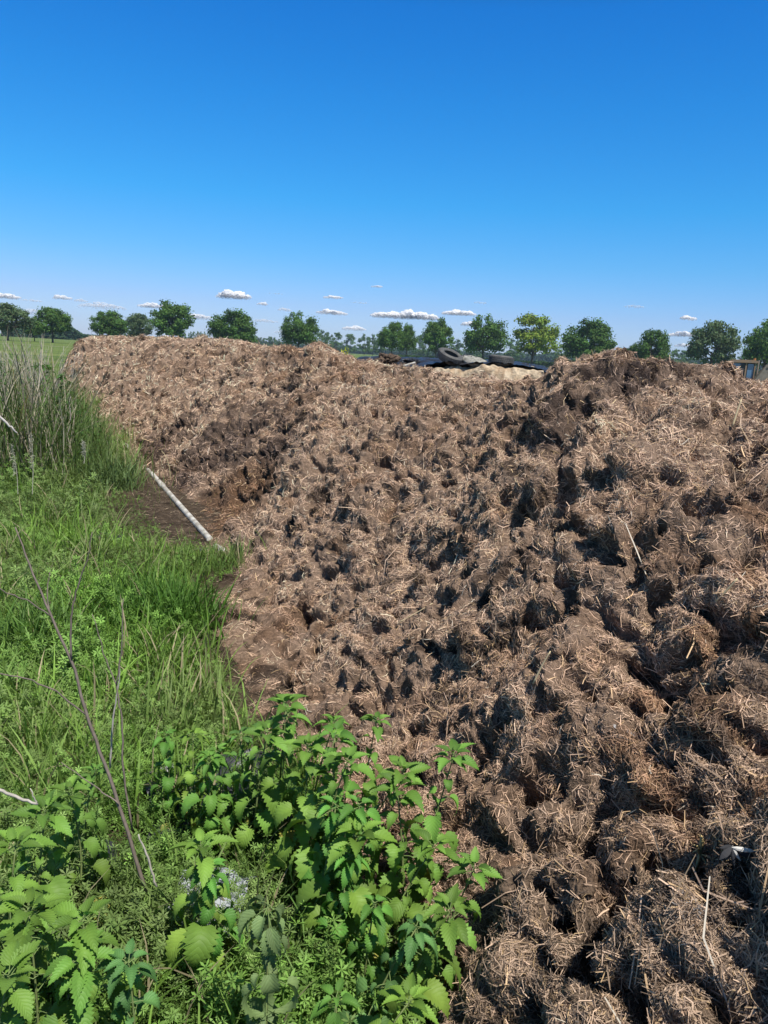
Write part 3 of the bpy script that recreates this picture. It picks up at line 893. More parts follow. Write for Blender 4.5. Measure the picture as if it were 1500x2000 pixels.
def tyre(r_out, r_in, w, loc, rot, label, worn=False):
    root = empty("tyre", loc, rot=rot)
    prof = [(r_in, -w * .38), (r_in + .02, -w * .5), ((r_in + r_out) / 2, -w * .56), (r_out - .035, -w * .5), (r_out - .008, -w * .42), (r_out, -w * .25), (r_out, w * .25), (r_out - .008, w * .42), (r_out - .035, w * .5), ((r_in + r_out) / 2, w * .56), (r_in + .02, w * .5), (r_in, w * .38), (r_in + .03, w * .3), (r_out - .05, w * .3), (r_out - .05, -w * .3), (r_in + .03, -w * .3)]
    n = 64; V = []; m = len(prof)
    for k in range(n):
        a = 2 * math.pi * k / n
        for r, z in prof: V.append((r * math.cos(a), r * math.sin(a), z))
    F = [(k * m + j, k * m + (j + 1) % m, ((k + 1) % n) * m + (j + 1) % m, ((k + 1) % n) * m + j) for k in range(n) for j in range(m)]
    g = Geo(); g.add(np.array(V), np.array(F)); obj("carcass", g.mesh("carcass", M_RUBBER, False), parent=root)
    g = Geo()
    for row, (z0, z1) in enumerate([(-.40, -.22), (-.18, -.02), (.02, .18), (.22, .40)]):
        for k in range(40):
            a0 = 2 * math.pi * (k + .5 * (row % 2)) / 40; a1 = a0 + 2 * math.pi / 40 * .72
            Vb = [(r * math.cos(a), r * math.sin(a), z * w) for r in (r_out - .012, r_out + .012) for a in (a0, a1) for z in (z0, z1)]
            Fb = np.array([(0, 1, 3, 2), (4, 6, 7, 5), (0, 4, 5, 1), (2, 3, 7, 6), (0, 2, 6, 4), (1, 5, 7, 3)])
            g.add(np.array(Vb), Fb)
    obj("tread", g.mesh("tread", M_RUBBER), parent=root)
    return tag(root, label, "tyre")
TDD = 17.1
p = pix_at(879, 697, TDD)
tyre(.275, .165, .18, p + np.array([0, 0, .0]), Euler((R(19), R(19), 0)), "worn car tyre tilted on top of the black tarp, left of the flat one")
p = pix_at(979, 703, TDD)
tyre(.265, .165, .19, p + np.array([0, 0, -.01]), Euler((R(2), R(3), .4)), "worn car tyre lying flat on the tarp at its right end")
# half buried pale disc between the tyres
p = pix_at(928, 706, TDD + .1)
g = Geo()
V = []; n = 40
prof = [(0, .03), (.08, .05), (.16, .045), (.2, .06), (.26, .05), (.3, .0), (.3, -.04), (0, -.04)]
for k in range(n):
    a = 2 * math.pi * k / n
    for r, z in prof: V.append((r * math.cos(a), r * math.sin(a), z + .006 * math.sin(7 * a) * (r / .3)))
m = len(prof); F = [(k * m + j, k * m + j + 1, ((k + 1) % n) * m + j + 1, ((k + 1) % n) * m + j) for k in range(n) for j in range(m - 1)]
g.add(np.array(V), np.array(F))
o = obj("dusty_disc", g.mesh("dusty_disc", flat_mat("dusty_rubber", (.34, .33, .29), .9, .2, 12, col2=(.12, .12, .1)), True), loc=p, rot=(R(14), R(10), 0))
tag(o, "pale dusty rubber disc half folded on the tarp between the two tyres", "rubber disc")
# crumpled dark sheet bundle between tyres, and another at the left end of the tarp
def crumple(name, loc, size, seed, mat, label, cat, sub=4, group=None):
    v, f = icosphere(sub)
    d = 1 + .5 * gnoise(v + seed, .7, seed) - .5 * np.abs(gnoise(v + seed, .35, seed + 1)) + .2 * gnoise(v, .15, seed + 2)
    v = v * d[:, None] * np.array(size)
    o = obj(name, make_mesh(name, v, f, smooth_shade=False, mats=[mat]), loc=loc, rot=(0, 0, seed))
    return tag(o, label, cat, group)
crumple("plastic_bundle", pix_at(912, 704, TDD + .3), (.22, .2, .11), 3, M_TARP, "crumpled black plastic bundle squeezed in right behind the tilted tyre", "plastic bundle")
crumple("plastic_bundle", pix_at(802, 706, TDD - .1), (.22, .2, .07), 4, M_TARP, "low crumpled black plastic bundle on the left end of the tarp", "plastic bundle")
crumple("dark_clump", pix_at(755, 706, TDD - 1.2), (.28, .25, .16), 8, flat_mat("dark_manure", (.15, .10, .065), .95, .3, 6, bump=.03, bscale=20), "small brown clump of manure lying in front of the left end of the tarp", "clump")
p = pix_at(797, 712, TDD - .8)
g = Geo(); V, F = tube([(-.16, 0, -.06), (0, .02, 0), (.15, .05, .05)], .022, 8); g.add(V, F)
tag(obj("white_stick", g.mesh("white_stick", M_PIPE), loc=p), "short white stick lying on the left side of the black tarp", "stick")

# pale road behind the heap on the right
def strip(name, p, q, w, z, col, lab):
    d = (q - p)[:2]; d /= np.linalg.norm(d); nrm = np.array([-d[1], d[0]]) * w / 2
    ts = np.linspace(0, 1, 40)
    V = []
    for t in ts:
        c = p[:2] * (1 - t) + q[:2] * t
        zz = z
        V += [(c[0] - nrm[0], c[1] - nrm[1], zz), (c[0] + nrm[0], c[1] + nrm[1], zz)]
    V = np.array(V); F = np.array([(2 * k, 2 * k + 2, 2 * k + 3, 2 * k + 1) for k in range(39)])
    o = obj(name, make_mesh(name, V, F, mats=[flat_mat(name, col, .9, .15, .5)]))
    return tag(o, lab, kind="structure")
strip("road", np.array([4, 44.0]), np.array([60, 60.0]), 6, .06, (.33, .31, .28), "pale farm road behind the heap")
strip("path", np.array([-90.0, 128]), np.array([-28, 122.0]), 1.4, .05, (.42, .38, .24), "pale dry track across the left field")

# ================================================================== wheel loader
M_YEL = flat_mat("dusty_yellow_paint", (.30, .19, .11), .7, .18, 4, col2=(.22, .16, .12))
M_GREYP = flat_mat("faded_grey_paint", (.25, .21, .17), .65, .15, 5)
M_BRIGHT = flat_mat("yellow_paint", (.75, .42, .03), .45, .1, 5)
M_BLK = flat_mat("black_paint", (.02, .02, .02), .5, .1, 5)
m, nd, l, b = new_mat("cab_glass"); b.inputs['Base Color'].default_value = (.10, .2, .33, 1); b.inputs['Roughness'].default_value = .06; b.inputs['Specular IOR Level'].default_value = .9
M_GLASS = m
LD_ = 48.0
base = pix_at(1450, 730, LD_); base[2] = 0
cab_top = hz(703, 1457, LD_)
vw = LD_ / FPX / math.cos(math.atan((1457 - 750) / FPX))     # metres per pixel across
root = empty("wheel_loader", base, rz=-math.atan(base[0] / base[1]))
H = cab_top; z0 = H - 1.45
def part(name, V, F, mat, parent=root, **k):
    g = Geo(); g.add(V, F); return obj(name, g.mesh(name, mat), parent=parent, **k)
x0, x1 = -.72, .62
cab = part("cab", *box(x0 + .05, x1 - .05, .5, 1.6, z0, H - .16), M_YEL)
part("roof", *prism([(x0 - .02, H - .16), (x1 + .1, H - .14), (x1 + .1, H - .03), (x1 - .1, H + .02), (x0 + .1, H), (x0 - .02, H - .05)], .3, 1.75), M_YEL)
for (a0, a1) in ((x0, x0 + .07), (x0 + .82, x0 + .90), (x1 - .06, x1)):
    part("cab_post", *box(a0, a1, .35, .5, z0, H - .162), M_YEL)
part("sill", *box(x0, x1, .34, .497, z0 - .25, z0 + .002), M_YEL)
for (a0, a1) in ((x0 + .073, x0 + .817), (x0 + .903, x1 - .063)):
    w_ = part("window", *box(a0, a1, .44, .48, z0 + .005, H - .165), M_BLK)
    part("pane", *box(a0 + .035, a1 - .035, .425, .438, z0 + .04, H - .2), M_GLASS, parent=w_)
cu = part("curtain", *box(x0 + .55, x0 + .80, .40, .422, z0 + .1, H - .21), flat_mat("seat_brown", (.09, .075, .08), .8, .1, 4))
part("body", *prism([(-1.6, .55), (.5, .55), (.62, z0 - .25), (-.4, z0 - .25), (-1.6, z0 - .45)], .3, 1.9), M_YEL)
part("beacon", *tube([(.52, .6, H), (.52, .6, H + .12)], .07, 12), flat_mat("amber", (.5, .2, .05), .3))
part("exhaust", *tube([(.74, .5, z0 - .2), (.74, .5, H - .1), (.76, .5, H + .02)], [.05, .05, .045], 10), M_GREYP)
# lift arm rising to the right
arm = [(.10, z0 - .22), (.75, z0 + .50), (1.15, H - .20), (1.7, H - .02), (2.6, H - .25), (2.7, H - .75), (1.9, H - .85), (1.35, z0 + .12), (.85, z0 - .16), (.45, z0 - .42)]
arm_o = part("lift_arm", *prism(arm, -.02, .16), M_GREYP)
part("lift_arm", *prism(arm, 1.5, 1.68), M_GREYP)
part("pivot_pin", *tube([(1.62, -.06, H - .45), (1.62, .0, H - .45)], .07, 12), M_BLK, parent=arm_o)
part("pivot_pin", *tube([(1.25, -.06, H - .32), (1.25, .0, H - .32)], .06, 12), M_GREYP, parent=arm_o)
part("hydraulic_ram", *tube([(1.50, .2, .9), (1.55, .2, H - .55)], .06, 12), M_BRIGHT)
part("bucket", *prism([(2.0, .2), (3.2, .15), (3.4, .5), (2.5, 1.2), (2.1, 1.0)], -.3, 2.0), M_YEL)
for xx in (-1.15, 1.0):
    for yy in (.1, 1.9):
        w_ = part("wheel", *tube([(xx, yy, .62), (xx, yy + .4, .62)], .62, 28), M_RUBBER)
        part("rim", *tube([(xx, yy - .012, .62), (xx, yy + .412, .62)], .3, 20), M_YEL, parent=w_)
cu_ = bpy.data.curves.new("lettering", 'FONT'); cu_.body = "00L"; cu_.size = .42; cu_.extrude = .004; cu_.offset = .012; cu_.align_x = 'CENTER'
txt = bpy.data.objects.new("lettering", cu_); COL.objects.link(txt)
bpy.context.view_layer.update()
dg = bpy.context.evaluated_depsgraph_get()
tm = bpy.data.meshes.new_from_object(txt.evaluated_get(dg)); bpy.data.objects.remove(txt)
tm.name = "lettering"; tm.materials.clear(); tm.materials.append(M_BLK)
lt = obj("lettering", tm, parent=arm_o, loc=(.86, -.026, z0 + .05), rot=(R(90), R(-38), 0))
tag(root, "dusty ochre wheel loader with lettered lift arm behind the right end of the heap", "wheel loader")

# ================================================================== far barn roof
bp_ = pix_at(395, 664, 300); bp2 = pix_at(322, 663, 300)
def barn(p, q, h, lab):
    d = (q - p); L_ = math.hypot(d[0], d[1])
    root = empty("barn", (p[0], p[1], 0), rz=math.atan2(d[1], d[0]))
    g = Geo(); V, F = box(0, L_, 0, 12, 0, h * .55); g.add(V, F); obj("wall", g.mesh("wall", flat_mat("barn_wall", (.30, .31, .32), .8, .1, .5)), parent=root)
    g = Geo(); V, F = prism([(0, 0), (0, 0), (0, 0)], 0, 1)
    V = np.array([(-.4, -.6, h * .5), (L_ + .4, -.6, h * .5), (L_ + .4, 6, h), (-.4, 6, h), (L_ + .4, 12.6, h * .5), (-.4, 12.6, h * .5)])
    V = np.concatenate([V, V - np.array([0, 0, .12])])
    F = np.array([(0, 1, 2, 3), (3, 2, 4, 5), (6, 9, 8, 7), (9, 11, 10, 8)])
    g = Geo(); g.add(V, F); obj("roof", g.mesh("roof", flat_mat("grey_roof", (.42, .46, .52), .5, .08, .3)), parent=root)
    return tag(root, lab, "barn")
p0, p1 = pix_at(372, 664, 300), pix_at(424, 666, 300); barn(p0, p1, 3.2, "long low grey roofed barn between the tall round tree and the dark wide tree")
p0, p1 = pix_at(300, 663, 300), pix_at(348, 663, 300); barn(p0, p1, 2.9, "small low grey barn roof seen at the foot of the tall round tree")

# ================================================================== trees
def crown_mesh(seed, shape, nblob, nleaf, leaf, dens=1.0, col=(.06, .10, .03), flat=.8, open_=0.0):
    """crown of unit height: leaf clumps spread through many small clusters"""
    g = np.random.default_rng(seed)
    cs = []
    while len(cs) < nblob:
        p = g.uniform(-1, 1, 3)
        if shape == 'round':
            q = p * np.array([1, 1, 1])
            if np.linalg.norm(q) > 1 or np.linalg.norm(q) < .3: continue
            if p[2] < -.55: continue
            p = p * np.array([.47, .47, .42]); p[2] += .56
        elif shape == 'tall':
            z = p[2]; rmax = .36 * (1 - max(0, z) ** 2.2 * .75) * (1 - max(0, -z) ** 3 * .5)
            if math.hypot(p[0], p[1]) > 1: continue
            p = np.array([p[0] * rmax, p[1] * rmax, .56 + .42 * z])
        else:
            if np.linalg.norm(p) > 1: continue
            p = p * np.array([.5, .5, .45]); p[2] += .5
        cs.append(p)
    cs = np.array(cs)
    r = g.uniform(.07, .15, nblob) if shape != 'tall' else g.uniform(.05, .10, nblob)
    w = r ** 2; w /= w.sum()
    k = g.choice(nblob, nleaf, p=w)
    dirs = g.normal(size=(nleaf, 3)); dirs /= np.linalg.norm(dirs, axis=1)[:, None]
    rad = r[k] * (g.random(nleaf) ** .35) * (1 + .25 * g.normal(size=nleaf))
    P = cs[k] + dirs * rad[:, None] * np.array([1.15, 1.15, .8])
    nrm = dirs + g.normal(size=(nleaf, 3)) * .6 + np.array([0, 0, .4])
    A = frames(nrm, g.random(nleaf) * 6.28) * (leaf * (.6 + .8 * g.random((nleaf, 1, 1))))
    TV = np.array([(-.5, -.15, 0), (0, -.5, .1), (.5, -.1, 0), (.25, .45, .08), (-.3, .4, -.05)])
    V, _ = replicate(TV, np.array([[0, 1, 2]]), A, P)
    F = (np.array([[0, 1, 2], [0, 2, 3], [0, 3, 4]])[None] + (np.arange(nleaf) * 5)[:, None, None]).reshape(-1, 3)
    blobtone = g.uniform(.7, 1.35, nblob)
    c = np.array(col)[None] * (blobtone[k] * (.75 + .5 * g.random(nleaf)))[:, None]
    c[:, 0] *= g.uniform(.85, 1.25, nleaf)
    return V, F, np.repeat(c, 5, axis=0), cs

def tree_meshes(seed, kind):
    g = np.random.default_rng(seed + 500)
    if kind == 'poplar':
        V, F, C, cs = crown_mesh(seed, 'tall', 44, 2600, .038, col=(.085, .155, .055))
    else:
        par_ = dict(oak=(70, 10000, .034, (.07, .145, .03)), open=(50, 6500, .034, (.16, .235, .035)), grey=(70, 9000, .032, (.085, .135, .06)), dense=(90, 13000, .032, (.064, .135, .027)))[kind]
        V, F, C, cs = crown_mesh(seed, 'round', par_[0], par_[1], par_[2], col=par_[3])
    crown = make_mesh("crown", V, F, C, mats=[M_CROWN])
    tg = Geo()
    lean = g.normal(size=2) * .015
    if kind == 'poplar':
        pts_ = [(lean[0] * t, lean[1] * t, t * .9) for t in np.linspace(-.01, 1, 8)]
        tg.add(*tube(pts_, np.linspace(.016, .004, 8), 6))
    else:
        pts_ = [(lean[0] * t * 3, lean[1] * t * 3, t * .45) for t in np.linspace(-.02, 1, 7)]
        tg.add(*tube(pts_, [.034, .026, .023, .022, .021, .02, .017], 8))
        for c in cs[g.choice(len(cs), 16, replace=False)]:
            z = g.uniform(.2, .44); s0 = np.array([lean[0] * z * 6.6, lean[1] * z * 6.6, z])
            midp = (s0 + c) / 2 + np.array([0, 0, -.03]) + g.normal(size=3) * .02
            ts = np.linspace(0, 1, 6)[:, None]
            line = s0 * (1 - ts) ** 2 + 2 * midp * ts * (1 - ts) + c * ts ** 2
            tg.add(*tube(line, np.linspace(.012, .003, 6), 5))
    return crown, tg.mesh("trunk", M_BARK, True)
PROTO = {}
for kd, seeds in dict(oak=(1, 2, 3), dense=(4, 5), open=(6,), grey=(7,), poplar=(8, 9, 10, 11)).items():
    PROTO[kd] = [tree_meshes(s_, kd) for s_ in seeds]
def horizon_y(px): return 691 + (px - 750) * math.tan(R(ROLL)) 
def plant_tree(name, px, py_top, width, D, kind, var, label, cat, group=None, rz=0):
    top = pix_at(px, py_top, D); Ht = top[2]
    crown, trunk = PROTO[kind][var % len(PROTO[kind])]
    wm = width * D / FPX
    base_w = .62 if kind == 'poplar' else 1.06
    sx = wm / base_w
    r = empty(name, (top[0], top[1], 0), rot=Euler((0, 0, rz)), scale=(sx, sx, Ht * 1.0))
    obj("crown", crown, parent=r); obj("trunk", trunk, parent=r)
    return tag(r, label, cat, group)
OAKS = [(12,592,86,200,'grey',0,"hazy grey green tree cut by the left edge of the view"),
 (66,618,34,215,'oak',0,"small dark tree close left of the round tree on a clear trunk"),
 (101,600,64,205,'oak',1,"round tree on a clear trunk standing in the open field left of the heap"),
 (212,607,66,215,'dense',0,"low dark round bushy tree above the far left end of the heap"),
 (272,612,58,240,'grey',0,"paler olive tree tucked behind the left side of the tall round tree"),
 (335,590,80,205,'oak',2,"tall round tree with small sky gaps, tallest above the left of the heap"),
 (457,607,88,210,'dense',1,"wide dark tree standing alone right of the long barn roof"),
 (586,610,74,215,'oak',0,"tree rising just behind the sharp peak of the heap"),
 (768,628,50,230,'oak',1,"left tree of the touching pair behind the left end of the tarp"),
 (797,634,40,236,'dense',0,"right lower tree of the touching pair behind the left end of the tarp"),
 (858,624,62,230,'oak',2,"tree whose trunk meets the tarp just left of the tilted tyre"),
 (951,616,82,235,'oak',0,"broad tree with gaps standing behind the two tyres"),
 (1047,612,96,250,'open',0,"bright yellow green open tree on a dark forked trunk"),
 (1157,626,96,225,'dense',1,"wide dense tree behind the highest clods at the right of the heap"),
 (1282,644,62,225,'oak',1,"small rounded tree between the wide dense tree and the grey green one"),
 (1240,672,34,230,'oak',2,"low dark tree touching the small rounded tree on its left"),
 (1402,627,92,215,'grey',0,"large grey green tree left of the wheel loader"),
 (1503,627,76,210,'oak',0,"dark tree cut by the right edge above the wheel loader")]
for k, (px, py, w, D, kd, v, lab) in enumerate(OAKS):
    plant_tree("oak_tree", px, py, w, D, kd, v, lab, "tree", "large single trees along the field", rz=k * 1.7)
POPS = [(628,645,22,"in the close pair right of the heap peak, left one"),(641,648,20,"in the close pair right of the heap peak, right one"),
 (658,650,21,"standing alone first right of the heap peak"),(685,652,22,"standing alone in the gap with clear sky on both sides"),
 (713,653,20,"first of the three left of the touching tree pair"),(730,652,19,"second of the three left of the touching tree pair"),(744,650,20,"third of the three, touching the left tree of the pair"),
 (820,655,22,"between the touching tree pair and the tree left of the tilted tyre"),(836,656,18,"close left of the tree that meets the tarp"),
 (893,662,24,"right above the tilted tyre"),(922,663,22,"left of the broad tree behind the tyres"),(934,665,20,"under the left side of the broad tree behind the tyres"),
 (1000,662,24,"between the broad tree and the bright yellow green tree"),(1014,664,20,"under the left side of the bright yellow green tree"),
 (1099,673,28,"between the bright yellow green tree and the wide dense tree, tallest there"),(1115,680,24,"touching the left side of the wide dense tree"),
 (1214,680,24,"just right of the wide dense tree"),(1226,681,20,"left of the low dark tree at the right"),
 (1322,683,22,"first right of the small rounded tree"),(1336,684,22,"second right of the small rounded tree"),(1350,687,20,"touching the grey green tree on its left"),
 (1450,690,22,"just right of the large grey green tree"),(1464,691,20,"in the gap above the cab of the wheel loader")]
for k, (px, py, w, where) in enumerate(POPS):
    plant_tree("poplar_tree", px, py, w * 1.1, 520 + 25 * (k % 4), 'poplar', k, "distant slim poplar " + where, "tree", "poplars in far rows", rz=k * 2.1)
# dense far poplar row left of the heap peak, and low bushes
for k, px in enumerate(np.arange(500, 566, 9)):
    plant_tree("poplar_tree", px, 656 + (k % 3) * 2 + k * .35, 13, 640, 'poplar', k, "distant dark poplar in the tight row left of the tree behind the heap peak", "tree", "tight far poplar row", rz=k)
for k, px in enumerate(np.arange(372, 412, 7)):
    plant_tree("poplar_tree", px, 647 + (k % 2) * 1, 8, 760, 'poplar', k + 1, "tiny distant poplar in the row above the long barn roof", "tree", "tiny poplar row over the barn", rz=k)

# far woodland masses: leaf clumps along a band of real depth
def woodland(name, px0, px1, tops, D, col, label, leaf=2.2, seed=300, dep=30):
    g = np.random.default_rng(seed)
    n = int((px1 - px0) * 110)
    px = g.uniform(px0, px1, n)
    hpx = np.interp(px, [t[0] for t in tops], [t[1] for t in tops])
    d = D + g.uniform(0, dep, n)
    dirs = np.array([[math.sin(math.atan((p - 750) / 1470.0)), math.cos(math.atan((p - 750) / 1470.0))] for p in px])
    XY = dirs * d[:, None]
    q = np.stack([XY[:, 0], XY[:, 1], np.zeros(n)], 1)
    hm = hpx * D / FPX * (1 + .4 * gnoise(q, 14, seed) + .14 * gnoise(q, 5, seed + 1))
    z = hm * (1 - g.random(n) ** 2.0 * .98)
    P = np.stack([XY[:, 0], XY[:, 1], z], 1)
    A = frames(g.normal(size=(n, 3)) + np.array([0, -.5, .5]), g.random(n) * 6.28) * (leaf * (.6 + .8 * g.random((n, 1, 1))))
    TV = np.array([(-.5, -.2, 0), (.1, -.5, .1), (.5, .1, 0), (-.1, .5, -.1)])
    V, F = replicate(TV, np.array([[0, 1, 2, 3]]), A, P)
    tone = .8 + .5 * smooth(gnoise(P, 6, seed + 3), -.4, .4)
    C = np.repeat(np.array(col)[None] * (tone * (.8 + .4 * g.random(n)))[:, None], 4, axis=0)
    o = obj(name, make_mesh(name, V, F, C, mats=[M_CROWN]))
    return tag(o, label, kind="stuff")
woodland("far_woodland", 20, 200, [(20, 16), (100, 18), (135, 20), (152, 16), (166, 8), (185, 4), (200, 3)], 420, (.05, .095, .04), "hazy wood tapering down behind the left field", seed=310)
woodland("far_woodland", 170, 760, [(170, 4), (350, 8), (520, 9), (600, 11), (660, 9), (700, 7), (760, 9)], 900, (.05, .09, .045), "blue green line of far woods along the horizon", leaf=4, seed=320, dep=60)
woodland("far_woodland", 740, 1620, [(740, 9), (860, 11), (1010, 13), (1040, 17), (1200, 17), (1330, 18), (1500, 18), (1620, 18)], 880, (.05, .09, .045), "blue green line of far woods behind the trees on the right", leaf=4, seed=330, dep=60)
woodland("hedge", 760, 1560, [(760, 5), (900, 9), (1050, 6), (1060, 12), (1250, 10), (1560, 14)], 330, (.045, .085, .025), "low green hedge beyond the silage clamp", leaf=1.0, seed=340, dep=6)
woodland("bush_row", 362, 384, [(362, 8), (372, 16), (384, 6)], 260, (.10, .17, .035), "light green bush at the right foot of the tall round tree", leaf=.8, seed=350, dep=5)

# ================================================================== clouds
m, nd, l, b = new_mat("cloud")
b.inputs['Base Color'].default_value = (1, 1, 1, 1); b.inputs['Roughness'].default_value = 1; b.inputs['Specular IOR Level'].default_value = 0
tc = nd.new('ShaderNodeTexCoord'); nz = nd.new('ShaderNodeTexNoise'); nz.inputs['Scale'].default_value = 2.4; nz.inputs['Detail'].default_value = 7
l.new(tc.outputs['Object'], nz.inputs['Vector'])
ln = nd.new('ShaderNodeVectorMath'); ln.operation = 'LENGTH'
at = nd.new('ShaderNodeAttribute'); at.attribute_name = 'Col'
ad = nd.new('ShaderNodeMath'); ad.operation = 'ADD'; l.new(nz.outputs['Fac'], ad.inputs[0]); l.new(at.outputs['Fac'], ad.inputs[1])
mr = nd.new('ShaderNodeMapRange'); mr.inputs[1].default_value = .66; mr.inputs[2].default_value = 1.5
l.new(ad.outputs[0], mr.inputs[0])
tr = nd.new('ShaderNodeBsdfTransparent'); ms = nd.new('ShaderNodeMixShader')
tl = nd.new('ShaderNodeBsdfTranslucent'); tl.inputs['Color'].default_value = (.95, .95, .95, 1); mz = nd.new('ShaderNodeMixShader'); mz.inputs[0].default_value = .5
l.new(b.outputs[0], mz.inputs[1]); l.new(tl.outputs[0], mz.inputs[2])
l.new(mr.outputs[0], ms.inputs[0]); l.new(tr.outputs[0], ms.inputs[1]); l.new(mz.outputs[0], ms.inputs[2]); l.new(ms.outputs[0], nd['Material Output'].inputs['Surface'])
M_CLOUD = m
CL = [(456,578,56,20,.62,"brightest small cloud high above the wide dark tree"),(14,580,40,13,.55,"flat white cloud at the left edge of the sky"),(122,582,30,11,.45,"small white cloud over the open field at the left"),
 (158,588,22,8,.2,"faint wisp right of the small cloud over the open field"),(62,588,36,7,.15,"faint wisp over the two leftmost trees"),(298,598,52,13,.5,"white cloud touching the left shoulder of the tall round tree"),(388,620,50,14,.35,"broken cloud between the tall round tree and the wide dark tree"),
 (651,581,36,10,.45,"small white cloud high right of the tree behind the heap peak"),(648,611,58,13,.5,"long white cloud right of the tree behind the heap peak"),(692,642,44,14,.4,"low pinkish cloud above the lone poplars"),
 (790,617,128,20,.62,"widest white cloud with a raised middle over the touching tree pair"),(896,612,64,14,.6,"white cloud right of the widest cloud above the broad tree"),(916,634,30,12,.45,"small cloud between the broad tree and its left neighbour"),
 (736,560,20,8,.25,"tiny faint cloud highest in the middle of the sky"),(536,574,34,4,.05,"thin grey streak above the tree behind the heap peak"),(702,592,40,5,.1,"thin grey streak right of the small white cloud"),
 (938,592,22,7,.1,"tiny faint cloud above the broad tree"),(1344,622,24,12,.55,"small round cloud high left of the large grey green tree"),(1342,655,66,12,.5,"long flat cloud left of the large grey green tree"),(1336,676,32,10,.35,"low small cloud beside the crown of the large grey green tree"),
 (512,594,18,9,.35,"small cloud above the tight poplar row"),(556,606,26,9,.2,"faint cloud touching the top left of the tree behind the heap peak"),(200,600,80,16,.12,"faint pale cloud bank over the gap left of the tall round tree"),(60,612,60,14,.12,"faint pale cloud low over the leftmost trees"),(560,650,50,10,.15,"pale low cloud behind the tree at the heap peak"),(1240,600,40,8,.08,"faint thin cloud high over the wide dense tree"),(520,628,50,10,.15,"pale low cloud above the tight poplar row")]
ico4, ico4f = icosphere(3)
for k, (px, py, w, h, op, lab) in enumerate(CL):
    g = np.random.default_rng(700 + k)
    D = 5200 + 120 * k
    h *= 1.12; w *= 1.02; c = pix_at(px, py + h * .3, D); mpp = D / FPX
    nb = max(5, int(w / 5)); G_ = Geo()
    for j in range(nb):
        t = (j + .5) / nb * 2 - 1
        hh = (1 - t * t) ** .6 * (.5 + .5 * g.random())
        r_ = h * .5 * (.35 + .55 * hh)
        px_ = t * w * .48; pz = r_ * .5 + (h * .5 * hh * .55) * g.random()
        v = ico4 * (1 + .35 * gnoise(ico4 + j * 3.1 + k, .5, 400) + .2 * gnoise(ico4 + j, .22, 401))[:, None] * np.array([1.25, 1.3, .8]) * r_
        v = v + np.array([px_, g.normal() * h * .3, pz])
        v[:, 2] = np.where(v[:, 2] < 0, v[:, 2] * .25, v[:, 2])
        G_.add(v / 10.0, ico4f, np.repeat(((op + .16) * (.22 + 1.0 * smooth(v[:, 2], -h * .05, h * .5)))[:, None], 3, axis=1))
    o = obj("cloud", G_.mesh("cloud", M_CLOUD, True), loc=c, scale=(mpp * 10,) * 3, rot=(0, 0, -math.atan2(c[0], c[1])))
    tag(o, lab, "cloud", "small clouds low over the horizon")

# ================================================================== vegetation: leaf primitives
def nettle_leaf(L, W, droop, fold, nseg=12, seed=0, curl=0.0):
    """serrated ovate leaf from the origin along +Y, drooping; returns V, F, UV"""
    g = np.random.default_rng(seed)
    V, U = [], []
    ang = 0; y = z = 0.0
    ts = np.linspace(0, 1, nseg * 2 + 1)
    prev = 0
    for i_, t in enumerate(ts):
        a = droop * t * 1.25
        y += (t - prev) * L * math.cos(a); z -= (t - prev) * L * math.sin(a); prev = t
        w = W * (1 - (2 * abs(t - .0)) * 0) * (math.sin(math.pi * min(1, (t + .06) ** .62)) ** .9) * .5 if t < 1 else 0
        w = max(w, 0)
        ser = 1.0 + (.17 if i_ % 2 else -.14) * (1 if .03 < t < .97 else 0)
        for v in (-1, -.5, 0, .5, 1):
            ww = w * v * (ser if abs(v) == 1 else 1)
            yy = y + (abs(v) * .03 * L if (i_ % 2 and abs(v) == 1) else 0)
            zz = z + abs(v) * w * fold + .02 * L * math.sin(9 * t + v * 2 + seed) * abs(v) * .5 - curl * w * v * v
            V.append((ww, yy, zz)); U.append((t, v))
    F = [(i_ * 5 + j, i_ * 5 + j + 1, (i_ + 1) * 5 + j + 1, (i_ + 1) * 5 + j) for i_ in range(nseg * 2) for j in range(4)]
    return np.array(V), np.array(F), np.array(U)

